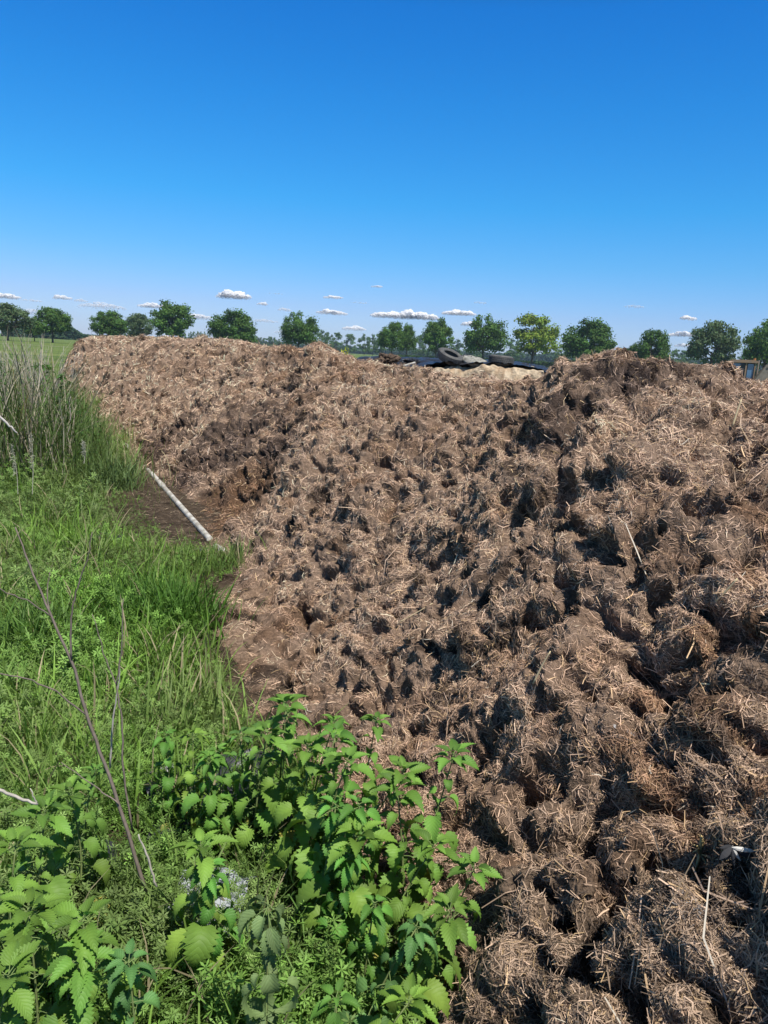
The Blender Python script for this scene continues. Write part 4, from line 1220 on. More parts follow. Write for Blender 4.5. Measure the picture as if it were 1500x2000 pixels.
def nettle(seed, H, big=.105, pairs=8, tone=(1, 1, 1), wilt=0.0, lean=(0, 0), side=True):
    g = np.random.default_rng(seed)
    st_, fo = Geo(), Geo()
    ts = np.linspace(0, 1, 10)
    bend = g.normal(size=2) * .04 * H
    line = np.array([(lean[0] * t ** 1.6 + bend[0] * math.sin(t * 3), lean[1] * t ** 1.6 + bend[1] * math.sin(t * 2.3), H * t) for t in ts])
    st_.add(*tube(line, np.linspace(.0042, .0016, 10), 6), (.16, .20, .07))
    base = np.array([.135, .265, .045]) * np.array(tone)
    def at(t): return np.array([np.interp(t, ts, line[:, k]) for k in range(3)])
    def leafset(origin, t, size, az0, up):
        for s_ in (0, math.pi):
            L = size * g.uniform(.85, 1.15)
            az = az0 + s_ + g.normal() * .25
            dr = (1.5 + 1.0 * (1 - t) + wilt) * g.uniform(.75, 1.2) * (.45 if t > .93 else 1)
            V, F, U = nettle_leaf(L, L * g.uniform(.48, .60) * (1 - .25 * min(wilt, 1)), dr, .28 + .35 * g.random() + wilt * .4, 10 if L > .04 else 6, seed=int(g.integers(99)))
            el = up - .15 + g.normal() * .2 - wilt * .6
            pet = L * .35
            ca, sa = math.cos(az), math.sin(az)
            dirv = np.array([ca * math.cos(el), sa * math.cos(el), math.sin(el)])
            tip = origin + dirv * pet
            st_.add(*tube([origin, (origin + tip) / 2 + np.array([0, 0, pet * .06]), tip], [.0012, .001, .0009], 4, False), (.17, .24, .08))
            E = Matrix.Rotation(az - math.pi / 2, 3, 'Z') @ Matrix.Rotation(el, 3, 'X') @ Matrix.Rotation(g.normal() * .2, 3, 'Y')
            Vw = V @ np.array(E).T + tip
            c = base * g.uniform(.62, 1.3) * np.array([1 + .35 * g.random() * (1 - t), 1, 1])
            if t < .45 and g.random() < .22 and tone[0] > .8: c = np.array([.34, .33, .07]) * g.uniform(.7, 1)
            fo.add(Vw, F, c, U)
    az = g.random() * 6
    zs = np.linspace(.22, .97, pairs) ** .85
    for i_, t in enumerate(zs):
        prof = math.sin(math.pi * min(1, .18 + .9 * (1 - t) ** .75)) if t > .5 else .92
        size = big * (max(.42, min(1, (1.05 - t) * 2.4)) if t > .6 else .8 + .2 * g.random())
        leafset(at(t), t, size, az + (i_ % 2) * math.pi / 2, -.05 + .55 * t)
        if side and .3 < t < .85 and g.random() < .7:
            leafset(at(t) + g.normal(size=3) * .006, t, size * .38, az + (i_ % 2) * math.pi / 2 + .5, .6)
    for j in range(5):      # crown of small young leaves
        leafset(at(1) + np.array([0, 0, -.008 + .004 * j]), .97, big * (.60 - .07 * j), az + j * 1.1, .35 + .18 * j - wilt * .4)
    return st_.mesh("stem", M_STEM, True), fo.mesh("foliage", M_LEAF, True)

def place_nettle(mesh_pair, loc, rz, s, label, group=None):
    r = empty("nettle_plant", loc, rz=rz, scale=s)
    obj("stem", mesh_pair[0], parent=r); obj("foliage", mesh_pair[1], parent=r)
    return tag(r, label, "nettle", group)
GREY = (1.15, .88, 1.9)
NET = [ # top px, top py, distance, tone, wilt, big leaf, label
 (560,1362,2.35,(1,1,1),0,.10,"tallest nettle at the back of the foreground clump, its tip against the heap"),
 (655,1400,2.35,(1,1.05,1),.1,.09,"nettle right behind the tallest one, leaning toward the heap"),
 (735,1400,2.30,(1,1,1),.1,.085,"nettle with dark tip standing over pale straw at the clump's top right"),
 (600,1455,2.15,(1.1,1.05,1),.0,.11,"leafy nettle in the middle of the clump below the tallest"),
 (680,1480,2.05,(1,1,1),.1,.12,"nettle with the largest hanging leaves in the centre of the clump"),
 (790,1510,2.0,(1.05,1,1),.1,.11,"bushy nettle at the right of the clump centre"),
 (885,1478,2.0,(.95,1,1),.15,.10,"nettle arching furthest right over the heap, pointed leaves hanging"),
 (700,1620,1.85,(1.15,1.05,1),.1,.135,"low nettle with one very broad pale leaf hanging before dark shade"),
 (925,1700,1.72,(1,1,1),.1,.10,"lower nettle leaning right over the brown furrows of the heap"),
 (850,1660,1.78,(1.1,1.05,1),.2,.11,"nettle between the clump and the low one leaning over the furrows"),
 (380,1425,2.5,(1.2,1.05,1),.2,.09,"small nettle with yellowed leaf edges near the black plastic"),
 (470,1425,2.5,(.8,.9,1.2),.3,.085,"thin dull nettle between the small yellowed one and the tallest"),
 (120,1555,2.05,(1.05,1,1),.1,.10,"nettle at the left by the foot of the dead branch"),
 (190,1500,2.3,(.9,.95,1),.2,.08,"dim nettle behind the dead branch at the left"),
 (395,1640,1.80,(1.15,1.05,1),.15,.115,"nettle with two long drooping leaves right of the dead branch"),
 (35,1640,1.75,(1.1,1.05,1),.1,.11,"nettle at the left edge of the view with yellow green leaves"),
 (60,1760,1.60,(1.15,1.05,1),.1,.13,"broad leaved nettle low at the left edge"),
 (150,1800,1.52,(1.1,1.05,1),.2,.12,"nettle with long serrated leaves in the lower left"),
 (525,1750,1.42,GREY,1.15,.14,"wilted grey green nettle with limp folded leaves in the bottom middle"),
 (250,1870,1.45,(.72,.85,1.4),.45,.10,"dull blue green nettle at the bottom left corner"),
 (815,1830,1.52,(.75,.85,1.4),.6,.095,"half wilted greyish nettle low beside the heap edge"),
 (880,1790,1.6,(1.1,1,1),.2,.11,"nettle with an upright pale leaf beside the half wilted one"),
 (800,1960,1.40,(1.2,1.1,1),.0,.09,"bright green nettle tip at the bottom edge of the view"),
 (20,1900,1.42,(1.1,1,1),.1,.12,"nettle cut by the bottom left edge of the view")]
for k, (px, py, d, tone, wilt, big, lab) in enumerate(NET):
    top = pix_at(px, py, d)
    H = max(.28, top[2] - .0)
    lean = (0, 0)
    x, y = top[0], top[1]
    if px > 760:
        lean = (.14, .02); x -= .14; 
    elif px > 600: lean = (.06, 0); x -= .06
    pr = nettle(900 + k, H * .97, big * 1.12, 9 if H > .4 else 7, tone, wilt, lean)
    place_nettle(pr, (x, y, 0), 0.0, 1.0, lab, "nettles in the foreground")
EX = [nettle(980 + k, .42, .10, 9, (1 - .06 * k, 1, 1), .15 + .12 * k, (.03, -.02)) for k in range(5)]
for k, (px, py, d) in enumerate([(520,1440,2.3),(580,1420,2.38),(700,1440,2.2),(730,1560,1.95),(660,1600,1.9),(830,1560,1.95),
       (440,1470,2.4),(410,1500,2.3),(330,1460,2.5),(450,1700,1.75),(80,1600,1.95),(180,1920,1.4),(700,1950,1.4),(750,1750,1.7),(690,1700,1.75)]):
    top = pix_at(px, py, d); s_ = max(.55, top[2] / .42)
    place_nettle(EX[k % 5], (top[0] - .03 * s_, top[1] + .02 * s_, 0), k * 1.9, s_, "leafy nettle stem crowded among others in the foreground weeds", "crowded foreground nettle stems")
FN = [nettle(950 + k, .95, .10, 12, (.50, .62, .75), .1, (0.03, 0.02), False) for k in range(4)]
g4 = np.random.default_rng(44)
for k in range(80):
    px = g4.uniform(-20, 205); d = g4.uniform(10.5, 16.5); py = 702 + max(0, px - 100) * .95 + g4.uniform(0, 60)
    top = pix_at(px, py, d)
    if top[2] < .4 or toe_x(top[1]) - top[0] < .2: continue
    place_nettle(FN[k % 4], (top[0], top[1], 0), k * 1.3, min(1.3, top[2]) / .95, "dark nettle in the bed along the far left foot of the heap", "dark nettles beside the heap foot")
    continue
    py = 704 + (max(px, 0) / 228) ** 1.3 * 92 + g4.uniform(0, 75) * (1 - .5 * px / 228)
    H = g4.uniform(.8, 1.1) if px < 110 else g4.uniform(.5, .82)
    r_ = pix_dir(px, py); d = (CAM_Z - H) / (-r_[2]) * math.hypot(r_[0], r_[1])
    d = min(d, 16 + 2 * g4.random()); top = pix_at(px, py, d)
    place_nettle(FN[k % 4], (top[0], top[1], 0), k * 1.3, top[2] / .95, "dark nettle in the bed along the far left foot of the heap", "dark nettles beside the heap foot")

# ------------------------------------------------------------------ ground cover, grasses
def veg_mask(x, y):
    """distance left of the heap's toe (positive = vegetation side)"""
    return toe_x(y) - x
def sample_ground(n, pxr, dr, margin=(0.0, 99), seed=1, power=1.0):
    g = np.random.default_rng(seed)
    out = []
    tot = 0
    while tot < n:
        px = g.uniform(*pxr, n * 2); d = np.exp(g.uniform(math.log(dr[0]), math.log(dr[1]), n * 2))
        a = np.arctan((px - 750) / 1470.0)
        x, y = d * np.sin(a), d * np.cos(a)
        mk = veg_mask(x, y) + .18 * gnoise(np.stack([x, y, x * 0], 1), .5, 77)
        ok = (mk > margin[0]) & (mk < margin[1])
        out.append(np.stack([x[ok], y[ok]], 1)); tot += ok.sum()
    return np.concatenate(out)[:n]
BARE = [pix_ground(330, 1020), pix_ground(310, 990), pix_ground(360, 1040)]
def bare(x, y):
    """0 on the bare soil by the pipe, 1 where weeds grow"""
    ax, ay = pix_ground(246, 872)[:2]
    ex, ey = pix_ground(433, 1078)[:2]
    # distance to pipe line
    L2 = (ex - ax) ** 2 + (ey - ay) ** 2
    t = np.clip(((x - ax) * (ex - ax) + (y - ay) * (ey - ay)) / L2, 0, 1)
    dl = np.hypot(x - ax - t * (ex - ax), y - ay - t * (ey - ay))
    w = .05 + .42 * smooth(t, .1, .6) * (1 - smooth(t, .97, 1.0) * .5)
    return smooth(dl, w * .75, w)

def cleaver(seed, nodes=7, L=.16):
    g = np.random.default_rng(seed)
    V, F, C, n = [], [], [], 0
    pos = np.zeros(3); d = np.array([g.normal() * .5, g.normal() * .5, 1.0]); d /= np.linalg.norm(d)
    for i_ in range(nodes):
        nx_ = pos + d * L / nodes
        s_ = np.cross(d, [.3, .5, .1]); s_ /= np.linalg.norm(s_)
        w = .0009
        V += [pos - s_ * w, pos + s_ * w, nx_ + s_ * w, nx_ - s_ * w]; F.append((n, n + 1, n + 2, n + 3)); n += 4; C += [.85] * 4
        k = 6
        lf = .021 * (1 - .5 * i_ / nodes) * g.uniform(.8, 1.2)
        fr_ = frames(d[None], np.array([g.random() * 6]))[0]
        tone = g.uniform(.8, 1.25) * (.85 + .35 * i_ / nodes)
        for j in range(k):
            a_ = 2 * math.pi * j / k
            o_ = fr_ @ np.array([math.cos(a_), math.sin(a_), g.uniform(-.1, .45)]); o_ /= np.linalg.norm(o_)
            sd_ = np.cross(o_, d); sd_ /= np.linalg.norm(sd_)
            V += [nx_, nx_ + o_ * lf * .6 - sd_ * lf * .14, nx_ + o_ * lf, nx_ + o_ * lf * .6 + sd_ * lf * .14]
            F.append((n, n + 1, n + 2, n + 3)); n += 4; C += [tone] * 4
        pos = nx_
        d = d + g.normal(size=3) * .25 + np.array([0, 0, .03]); d /= np.linalg.norm(d)
    return np.array(V), np.array(F), np.array(C)

def scatter(templates, XY, scale, colour, seed, zoff=0.0, tiltamt=.3):
    g = np.random.default_rng(seed)
    Vs, Fs, Cs, off = [], [], [], 0
    n = len(XY); idx = np.arange(n) % len(templates)
    gz = ground_z(XY[:, 0], XY[:, 1])
    for k, (TV, TF, TC) in enumerate(templates):
        m_ = idx == k; c = m_.sum()
        if not c: continue
        Z = np.stack([g.normal(size=c) * tiltamt, g.normal(size=c) * tiltamt, np.ones(c)], 1)
        A = frames(Z, g.random(c) * 6.28) * scale[m_][:, None, None]
        L = np.stack([XY[m_, 0], XY[m_, 1], gz[m_] + zoff - .005], 1)
        V, F = replicate(TV, TF, A, L)
        Vs.append(V); Fs.append(F + off); off += len(V)
        Cs.append((colour[m_][:, None, :] * TC[None, :, None]).reshape(-1, 3))
    return np.concatenate(Vs), np.concatenate(Fs), np.concatenate(Cs)

def pdist(XY):
    p0, p1 = pix_ground(300, 970)[:2], pix_ground(400, 1075)[:2]
    L2 = ((p1 - p0) ** 2).sum(); t = np.clip(((XY - p0) @ (p1 - p0)) / L2, 0, 1)
    return np.linalg.norm(XY - p0 - t[:, None] * (p1 - p0), axis=1)
# cleavers and chickweed carpet
TC_ = [cleaver(1000 + k, 6 + k % 3, .13 + .02 * (k % 4)) for k in range(16)]
def cover_colour(XY, g, base=(.14, .26, .05)):
    P = np.stack([XY[:, 0], XY[:, 1], XY[:, 0] * 0], 1)
    t = smooth(gnoise(P, .9, 801) + .5 * gnoise(P, .25, 802), -.4, .5)[:, None]
    base = np.array(base) * (1 + .45 * gnoise(P, 1.3, 803) + .4 * gnoise(P, .35, 804))[:, None]
    c = base * (.6 + .75 * g.random((len(XY), 1)))
    c = c * (1 - .5 * t) + np.array([.21, .25, .11]) * .5 * t * (.6 + .8 * g.random((len(XY), 1)))
    return c
g7 = np.random.default_rng(77)
XY = sample_ground(23000, (-260, 860), (1.15, 20), (.0, 60), 5)
XY = np.concatenate([XY, sample_ground(9000, (-1500, -200), (1.2, 20), (.0, 60), 6)])
keep = g7.random(len(XY)) < bare(XY[:, 0], XY[:, 1]) * .98 + .02
def gaps(XY):
    m_ = np.ones(len(XY))
    for (px, py, r_) in [(430, 1570, .17), (405, 1755, .11), (225, 1690, .13), (700, 1720, .15), (620, 1650, .13), (100, 1700, .08), (330, 1660, .06), (440, 1500, .1)]:
        q = pix_ground(px, py)[:2]; m_ *= smooth(np.hypot(XY[:, 0] - q[0], XY[:, 1] - q[1]) / r_, .6, 1.3) * .95 + .05
    return m_
keep &= g7.random(len(XY)) < gaps(XY)
XY = XY[keep]
dd = np.hypot(XY[:, 0], XY[:, 1])
edge = smooth(veg_mask(XY[:, 0], XY[:, 1]), 0, .35)
V, F, C = scatter(TC_, XY, (.6 + .6 * g7.random(len(XY)) + .9 * smooth(gnoise(np.stack([XY[:, 0], XY[:, 1], XY[:, 0] * 0], 1), .55, 844), .0, .5)) * (.5 + .55 * edge) * (.45 + .55 * smooth(pdist(XY), .2, 1.0)) * (1 + .045 * dd), cover_colour(XY, g7), 12)
tag(obj("ground_cover", make_mesh("ground_cover", V, F, C, mats=[M_HERB])), "fresh green mat of cleavers and chickweed left of the heap", kind="stuff")

# grass blades
def blade(seed, n=5):
    g = np.random.default_rng(seed)
    V, a_ = [], 0.0
    y = z = 0
    bend = g.uniform(.5, 1.7)
    for i_ in range(n + 1):
        t = i_ / n; w = .5 * (1 - t ** 2.2) + .02
        V += [(-w, y, z), (w, y, z)]
        a_ = .12 + bend * t ** 1.6
        y += math.sin(a_) / n; z += math.cos(a_) / n
    V = np.array(V); V[:, 0] *= .028
    F = np.array([(2 * i_, 2 * i_ + 1, 2 * i_ + 3, 2 * i_ + 2) for i_ in range(n)])
    return V, F, np.ones(len(V))
BL = [blade(1100 + k) for k in range(12)]
XY1 = sample_ground(20000, (-220, 640), (1.3, 22), (.0, 60), 15)
XY1 = np.concatenate([XY1, sample_ground(9000, (-1500, -200), (1.3, 22), (.0, 60), 16)])
P = np.stack([XY1[:, 0], XY1[:, 1], XY1[:, 0] * 0], 1)
keep = (g7.random(len(XY1)) < .12 + .75 * smooth(gnoise(P, .9, 811) + .5 * gnoise(P, .3, 812), .0, .4)) & (g7.random(len(XY1)) < bare(XY1[:, 0], XY1[:, 1]) + .03)
keep &= g7.random(len(XY1)) < gaps(XY1)
XY1 = XY1[keep]
# fringe along the pipe and the toe
fr1 = []
for _ in range(46):
    q = sample_ground(1, (-100, 470), (2.6, 8), (.15, 60), 900 + _)[0]
    fr1.append(q + g7.normal(size=(int(g7.integers(25, 80)), 2)) * g7.uniform(.03, .09))
for (p_, q_, n_, sd_) in [(pix_ground(205, 800), pix_ground(262, 1000), 1500, .28), (pix_ground(290, 1090), pix_ground(450, 1110), 1100, .13), (pix_ground(120, 760), pix_ground(215, 900), 1200, .5)]:
    t = g7.random((n_, 1)); fr1.append((p_ * (1 - t) + q_ * t)[:, :2] + g7.normal(size=(n_, 2)) * sd_)
q_, bz_ = [], []
while len(q_) < 5600:
    px = g7.uniform(-60, 215); d = g7.uniform(9.5, 19)
    a_ = math.atan((px - 750) / 1470.0); x_, y_ = d * math.sin(a_), d * math.cos(a_)
    if toe_x(y_) - x_ > .1:
        q_.append((x_, y_)); bz_.append(pix_at(px, 692 + max(0, px - 100) * .95 + 75 * g7.random() ** 1.5, d)[2])
bank = np.array(q_)
XY1 = np.concatenate([XY1] + fr1)
dd = np.hypot(XY1[:, 0], XY1[:, 1])
sc_ = (.10 + .26 * g7.random(len(XY1)) ** 1.5) * (1 + .04 * dd) * (.35 + .65 * smooth(pdist(XY1), .2, 1.0))
c = cover_colour(XY1, g7, (.15, .27, .04))
dryf = g7.random(len(XY1)) < .15 + .2 * smooth(dd, 7, 12)
c[dryf] = np.array([.38, .33, .2]) * g7.uniform(.6, 1.1, (dryf.sum(), 1))
V, F, C = scatter(BL, XY1, sc_, c, 22, tiltamt=.22)
tag(obj("grass", make_mesh("grass", V, F, C, mats=[M_HERB])), "loose green grass growing through the weeds left of the heap", kind="stuff")

def narrow(b_):
    V_, F_, C_ = b_; V_ = V_.copy(); V_[:, 0] *= .3; return V_, F_, C_
bk = np.array([.105, .165, .045]) * g7.uniform(.5, 1.35, (len(bank), 1))
baz = np.degrees(np.arctan2(bank[:, 0], bank[:, 1]))
dr_ = g7.random(len(bank)) < .08 + .2 * (baz < -23.0)
bk[dr_] = np.array([.42, .37, .27]) * g7.uniform(.5, 1.1, (dr_.sum(), 1))
V, F, C = scatter([narrow(b_) for b_ in BL], bank, np.clip(np.array(bz_), .12, 1.5) * g7.uniform(.6, 1.1, len(bank)) * (1.1 + .25 * (dr_ & (baz < -23))), bk, 24, tiltamt=.2)
tag(obj("rough_grass", make_mesh("rough_grass", V, F, C, mats=[M_HERB])), "tall rough grass and weeds on the bank at the far left", kind="stuff")

# dense dark tuft by the heap
def tuft(name, c0, n, rad, hmin, hmax, col, lab, seed, tilt=.32, cat="grass tuft"):
    g = np.random.default_rng(seed)
    XYt = c0[:2] + g.normal(size=(n, 2)) * rad
    V, F, C = scatter(BL, XYt, g.uniform(hmin, hmax, n), np.array(col) * g.uniform(.6, 1.25, (n, 1)), seed, tiltamt=tilt)
    V = V - np.array([c0[0], c0[1], 0])
    return tag(obj(name, make_mesh(name, V, F, C, mats=[M_HERB]), loc=(c0[0], c0[1], 0)), lab, cat)
tuft("grass_tuft", pix_ground(325, 1235), 900, .14, .22, .42, (.075, .17, .025), "thick dark green grass tuft hard against the heap below the pipe", 31)
tuft("grass_tuft", pix_ground(255, 1200), 700, .2, .18, .36, (.10, .20, .03), "lighter grass tuft left of the thick dark one", 32)
tuft("grass_tuft", pix_ground(425, 1110), 330, .12, .10, .2, (.11, .20, .05), "arching grass tuft growing over the broken pipe end", 33)
tuft("grass_tuft", pix_ground(70, 1290), 300, .12, .25, .45, (.10, .19, .04), "tall grass tuft left of the dead branch", 35)
tuft("grass_tuft", pix_ground(225, 955), 320, .14, .25, .5, (.13, .2, .07), "greyish grass tuft beside the upper end of the pipe", 36)
tuft("grass_tuft", pix_ground(110, 960), 260, .17, .2, .4, (.15, .22, .06), "pale grass tuft in the weeds left of the pipe", 37)

# litter fibres on the bare soil
n = 26000
pp = np.stack([rng.uniform(-3.6, -.2, n), rng.uniform(2.0, 13, n)], 1)
ok = (veg_mask(pp[:, 0], pp[:, 1]) > -.4) & (veg_mask(pp[:, 0], pp[:, 1]) < 1.6) & ((bare(pp[:, 0], pp[:, 1]) < .8) | (veg_mask(pp[:, 0], pp[:, 1]) < .35))
pp = pp[ok]; P = np.stack([pp[:, 0], pp[:, 1], ground_z(pp[:, 0], pp[:, 1]) + .004], 1)
n = len(P)
cc = np.array([.16, .12, .085]) * (.35 + 1.1 * rng.random((n, 1))); pale = rng.random(n) < .08; cc[pale] = (.45, .36, .24)
V, F, C = strands(P, np.tile([0, 0, 1.0], (n, 1)), .03 + .06 * rng.random(n), .002 + .002 * rng.random(n), cc, coh=3, tilt=.12, bend=.6, seed=9)
tag(obj("plant_litter", Geo().add(V, F, C).mesh("plant_litter", M_STRAW)), "dark matted plant litter on bare soil beside the pipe", kind="stuff")

# ------------------------------------------------------------------ dead branches and dry stalks (traced at their own distance)
def branchy(name, paths, d0, lab, cat, col=(.20, .16, .13), group=None):
    g = Geo(); root_p = None
    for path in paths:
        P3 = []
        for (x, y, dd_, r_) in path: P3.append(pix_at(x, y, d0 + dd_))
        P3 = np.array(P3); rr = np.array([q[3] for q in path])
        if root_p is None: root_p = P3[0].copy()
        t0 = np.arange(len(P3)); t1 = np.linspace(0, len(P3) - 1, len(P3) * 4)
        L3 = np.stack([np.interp(t1, t0, P3[:, k]) for k in range(3)], 1) + rng.normal(size=(len(t1), 3)) * .0012 * (d0 / 2)
        g.add(*tube(L3 - root_p, np.interp(t1, t0, rr), 6), col)
    return tag(obj(name, g.mesh(name, M_STEM, True), loc=root_p), lab, cat, group)
branchy("dead_branch", [
  [(285,1740,0,.0055),(245,1610,0,.005),(205,1490,.02,.0045),(170,1400,.03,.0042),(140,1290,.04,.0036),(95,1195,.06,.003),(60,1110,.08,.0024),(30,1030,.1,.0016)],
  [(140,1290,.04,.0028),(138,1210,.03,.0024),(150,1150,.02,.002),(172,1090,.0,.0014),(180,1040,-.02,.001)],
  [(170,1400,.03,.0026),(110,1350,.0,.0022),(50,1325,-.02,.0018),(-20,1312,-.04,.0014)],
  [(100,1205,.06,.0022),(60,1175,.04,.0018),(20,1160,.02,.0016),(-30,1140,0,.0012)],
  [(95,1195,.06,.0018),(92,1150,.07,.0016),(96,1120,.07,.001)],
  [(232,1570,.0,.002),(190,1540,.03,.0016),(120,1490,.05,.001)]], 1.95, "tall bare grey brown dead branch forking upward at the left", "dead branch")
branchy("dead_twig", [[(258,1620,0,.003),(240,1500,0,.0028),(238,1400,0,.0024),(228,1340,.01,.0022),(205,1285,.02,.0016),(182,1200,.03,.001)],
  [(228,1340,.01,.0022),(238,1270,.0,.002),(240,1170,-.01,.0012)]], 2.1, "thin forked dead stem close right of the tall dead branch", "dead stem")
branchy("dead_twig", [[(215,1500,0,.003),(222,1400,0,.0026),(232,1330,0,.0018),(240,1240,0,.0012)]], 2.2, "straight pale dead stem crossing behind the thin forked one", "dead stem", (.36, .33, .29))
branchy("dead_twig", [[(-15,1540,0,.004),(35,1558,0,.004),(75,1572,0,.003)],[(72,1571,0,.002),(60,1540,0,.0012)]], 1.9, "thick broken pale stick poking in from the left edge", "stick", (.45, .41, .35))
branchy("dead_twig", [[(305,1730,0,.003),(290,1680,0,.0028),(270,1630,0,.002)]], 1.8, "short pale broken stem at the foot of the dead branch", "dead stem", (.42, .38, .32))
branchy("dead_twig", [[(137,905,0,.007),(134,860,0,.006),(136,820,0,.006),(137,775,0,.004)],[(136,870,0,.004),(120,840,0,.003),(112,810,0,.002)]], 10.6, "thick grey dead stem standing upright before the dark nettle bed", "dead stem", (.42, .37, .34))
branchy("dead_twig", [[(-10,805,0,.013),(15,830,0,.013),(34,846,0,.008)]], 9.0, "pale broken pole end lying over a dark hollow at the left edge", "stick", (.5, .46, .42))
for (x0, y0, x1, y1, lab) in [(35,965,22,868,"grey feathery dry spike leaning left in the pale weeds"),(63,965,60,845,"straight grey feathery dry spike in the pale weeds"),(72,830,74,770,"short white dry spike above the hollow at the left"),(164,905,163,862,"short grey dry spike near the grass by the heap foot")]:
    g = Geo(); p = pix_at(x0, y0, 7.5 if y0 > 900 else 11); q = pix_at(x1, y1, 7.5 if y0 > 900 else 11)
    ts = np.linspace(0, 1, 12)[:, None]; line = p * (1 - ts) + q * ts + np.sin(ts * 3) * .01
    g.add(*tube(line - p, np.linspace(.004, .002, 12), 5), (.36, .35, .26))
    n = 110; t = rng.random((n, 1)) * .6 + .4; cpos = p * (1 - t) + q * t - p
    V, F, C = strands(cpos + rng.normal(size=(n, 3)) * .004, rng.normal(size=(n, 3)), np.full(n, .03), np.full(n, .003), np.tile([.40, .39, .30], (n, 1)), coh=3, tilt=.8, seed=int(x0))
    g.add(V, F, C)
    tag(obj("dry_spike", g.mesh("dry_spike", M_STEM), loc=p), lab, "dry stalk")
# dry stalks in the upper left
def dry_stalk(seed):
    g = np.random.default_rng(seed); G_ = Geo()
    H = 1.0; n = 9; ts = np.linspace(0, 1, n)
    ln_ = np.stack([.12 * g.normal() * ts ** 2 + .02 * np.sin(ts * 7 + seed), .12 * g.normal() * ts ** 2, ts], 1)
    G_.add(*tube(ln_, np.linspace(.0052, .0014, n), 5), (.44, .40, .33))
    for k in range(16):
        t = g.uniform(.3, .95); p = np.array([np.interp(t, ts, ln_[:, i_]) for i_ in range(3)])
        az_ = g.random() * 6.28; L_ = g.uniform(.08, .28) * (1.2 - t)
        e = p + np.array([math.cos(az_) * L_ * .6, math.sin(az_) * L_ * .6, L_])
        m_ = (p + e) / 2 + np.array([math.cos(az_), math.sin(az_), 0]) * L_ * .12
        G_.add(*tube([p, m_, e], [.0028, .002, .0012], 4), (.42, .38, .32))
    return G_.mesh("dry_stalk", M_STEM, True)
DS = [dry_stalk(1200 + k) for k in range(6)]
gg = np.random.default_rng(9)
for k in range(60):
    px = gg.uniform(-15, 105); d = gg.uniform(10.5, 15.5)
    py = gg.uniform(636, 668) + max(0, px - 60) * .35 - (22 if k % 9 == 0 else 0)
    top = pix_at(px, py, d)
    o = obj("dry_stalk", DS[k % 6], loc=(top[0], top[1], 0), rot=(gg.normal() * .13, gg.normal() * .13, k), scale=(.95, .95, top[2] * (1 - .25 * gg.random())))
    tag(o, "pale dry branching weed stalk standing among others at the upper left edge", "dry stalk", "dry stalks at the upper left")
for k, (px, py, d, lab) in enumerate([(195,610,11.5,None),]): pass
branchy("dead_twig", [[(48,762,0,.007),(30,712,0,.006),(10,690,0,.004)],[(100,765,0,.007),(115,735,0,.006),(132,706,0,.004)],[(60,735,0,.006),(85,765,0,.006),(102,770,0,.005)]], 13, "criss crossed bare pale twigs lying over the dark nettle bed", "dead stem", (.40,.37,.31))

# ------------------------------------------------------------------ plastic sheets in the weeds
def sheet(px, py, w, h, label, mat, seed, z=.05, name="plastic_sheet", cat="plastic sheet"):
    p = pix_ground(px, py, z); n = 36
    u = np.linspace(-.5, .5, n); X, Y = np.meshgrid(u * w, u * h)
    P = np.stack([X.ravel(), Y.ravel(), np.zeros(n * n)], 1)
    P[:, 2] = gnoise(P + seed, w * .35, seed) * w * .16 + (.5 - np.abs(gnoise(P + seed, w * .18, seed + 1))) * w * .08
    P[:, :2] += np.stack([gnoise(P, w * .3, seed + 2), gnoise(P, w * .3, seed + 3)], 1) * w * .12
    P2 = P - np.array([0, 0, .003])
    i = np.arange(n - 1)[:, None] * n + np.arange(n - 1)[None, :]
    F = np.stack([i, i + 1, i + n + 1, i + n], 2).reshape(-1, 4)
    o = obj(name, make_mesh(name, np.concatenate([P, P2]), np.concatenate([F, F[:, ::-1] + n * n]), smooth_shade=True, mats=[mat]), loc=(p[0], p[1], z), rot=(0, 0, seed * .7))
    return tag(o, label, cat)
sheet(420, 1560, .5, .5, "black plastic sheet showing dark between the yellowed nettle and the clump", M_TARP, 41, .06)
sheet(90, 1760, .5, .25, "dark grey plastic sheet under the nettles at the lower left", M_TARP, 42, .08)
sheet(10, 835, .9, .9, "black plastic sheet under the broken pole end at the left edge", M_TARP, 43, .15)
sheet(150, 905, .8, .6, "black plastic lump poking out of the grass left of the pipe", M_TARP, 44, .10)
sheet(205, 1050, .32, .2, "black plastic strip in the grass left of the bare soil", M_TARP, 45, .02)
sheet(385, 1075, .2, .1, "black plastic scrap at the lower end of the bare soil", M_TARP, 46, .015)
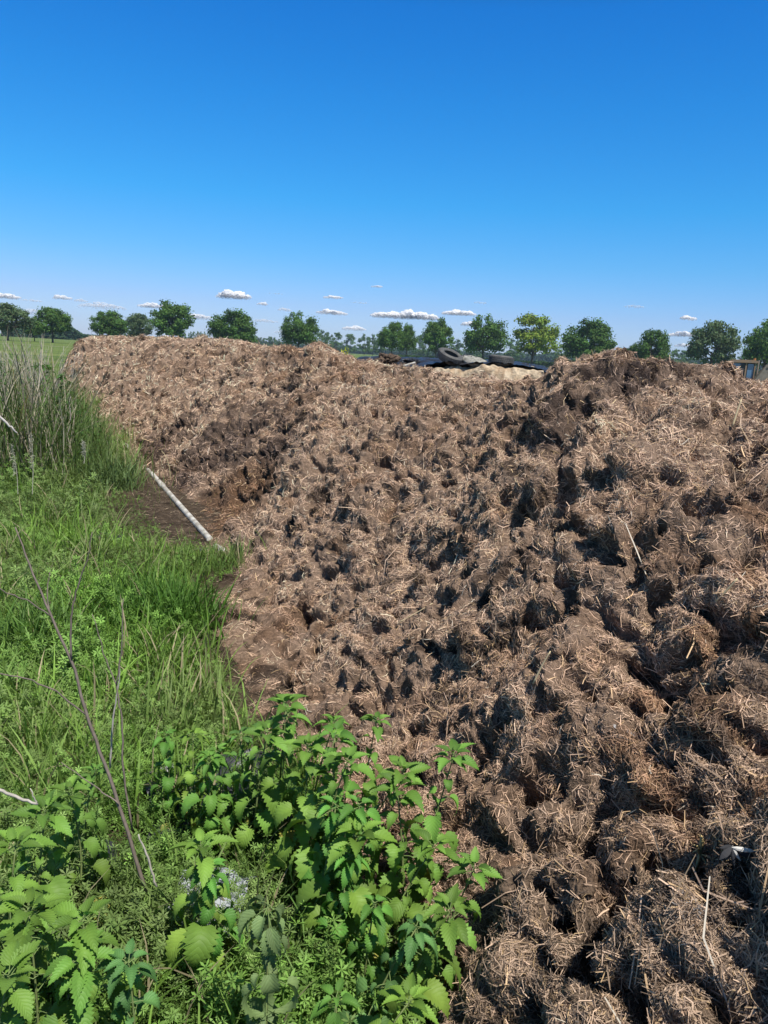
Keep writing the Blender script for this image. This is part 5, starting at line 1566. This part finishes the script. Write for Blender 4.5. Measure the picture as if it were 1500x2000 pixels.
# pale sheet with a hexagonal mesh pattern
m, nd, l, b = new_mat("silver_mesh_plastic")
tc = nd.new('ShaderNodeTexCoord'); vo = nd.new('ShaderNodeTexVoronoi'); vo.feature = 'DISTANCE_TO_EDGE'; vo.inputs['Scale'].default_value = 55; vo.inputs['Randomness'].default_value = .35
l.new(tc.outputs['Object'], vo.inputs['Vector'])
cr = nd.new('ShaderNodeValToRGB'); e = cr.color_ramp.elements; e[0].position = .03; e[0].color = (.07, .08, .09, 1); e[1].position = .07; e[1].color = (.33, .36, .38, 1)
l.new(vo.outputs[0], cr.inputs[0]); l.new(cr.outputs[0], b.inputs['Base Color']); b.inputs['Roughness'].default_value = .4
sheet(405, 1765, .28, .22, "crumpled silver plastic with a net pattern lying under the drooping nettle", m, 47, .12, "mesh_plastic")
M_DRY = flat_mat("dry_leaf", (.38, .25, .13), .85, .2, 20, bump=.002, bscale=60)
sheet(665, 1855, .10, .09, "crumpled brown dry leaf between the wilted nettle and the heap", M_DRY, 48, .16, "dry_leaf", "dry leaf")

# small yellow flowered weed on the far side of the heap peak
p = pix_at(672, 694, 12.5); g = Geo(); g9 = np.random.default_rng(3)
g.add(*tube([(0, 0, -.25), (.01, 0, -.1), (0, 0, .05)], .004, 5), (.2, .3, .08))
A = frames(g9.normal(size=(60, 3)) + [0, 0, 1], g9.random(60) * 6) * .015
V, F = replicate(np.array([(-.5, -.5, 0), (.5, -.5, 0), (.5, .5, 0), (-.5, .5, 0)]), np.array([[0, 1, 2, 3]]), A, g9.normal(size=(60, 3)) * np.array([.035, .035, .03]) + [0, 0, .05])
g.add(V, F, (.55, .62, .03))
tag(obj("yellow_flower", g.mesh("yellow_flower", M_HERB), loc=p), "tiny yellow flowering weed at the right foot of the heap peak", "flower")

# ------------------------------------------------------------------ haze
V, F = box(-1560, 1560, -1560, 1560, -1.2, 40)
hz_me = make_mesh("haze", V, F)
m = bpy.data.materials.new("haze"); m.use_nodes = True; nt = m.node_tree; nt.nodes.clear()
vo = nt.nodes.new('ShaderNodeVolumePrincipled'); ou = nt.nodes.new('ShaderNodeOutputMaterial')
vo.inputs['Color'].default_value = (.62, .80, 1.0, 1); vo.inputs['Density'].default_value = .00017; vo.inputs['Anisotropy'].default_value = 0.0
nt.links.new(vo.outputs[0], ou.inputs['Volume']); hz_me.materials.append(m)
hzo = obj("haze", hz_me); hzo["kind"] = "stuff"; hzo["label"] = "thin blue summer haze over the far fields"
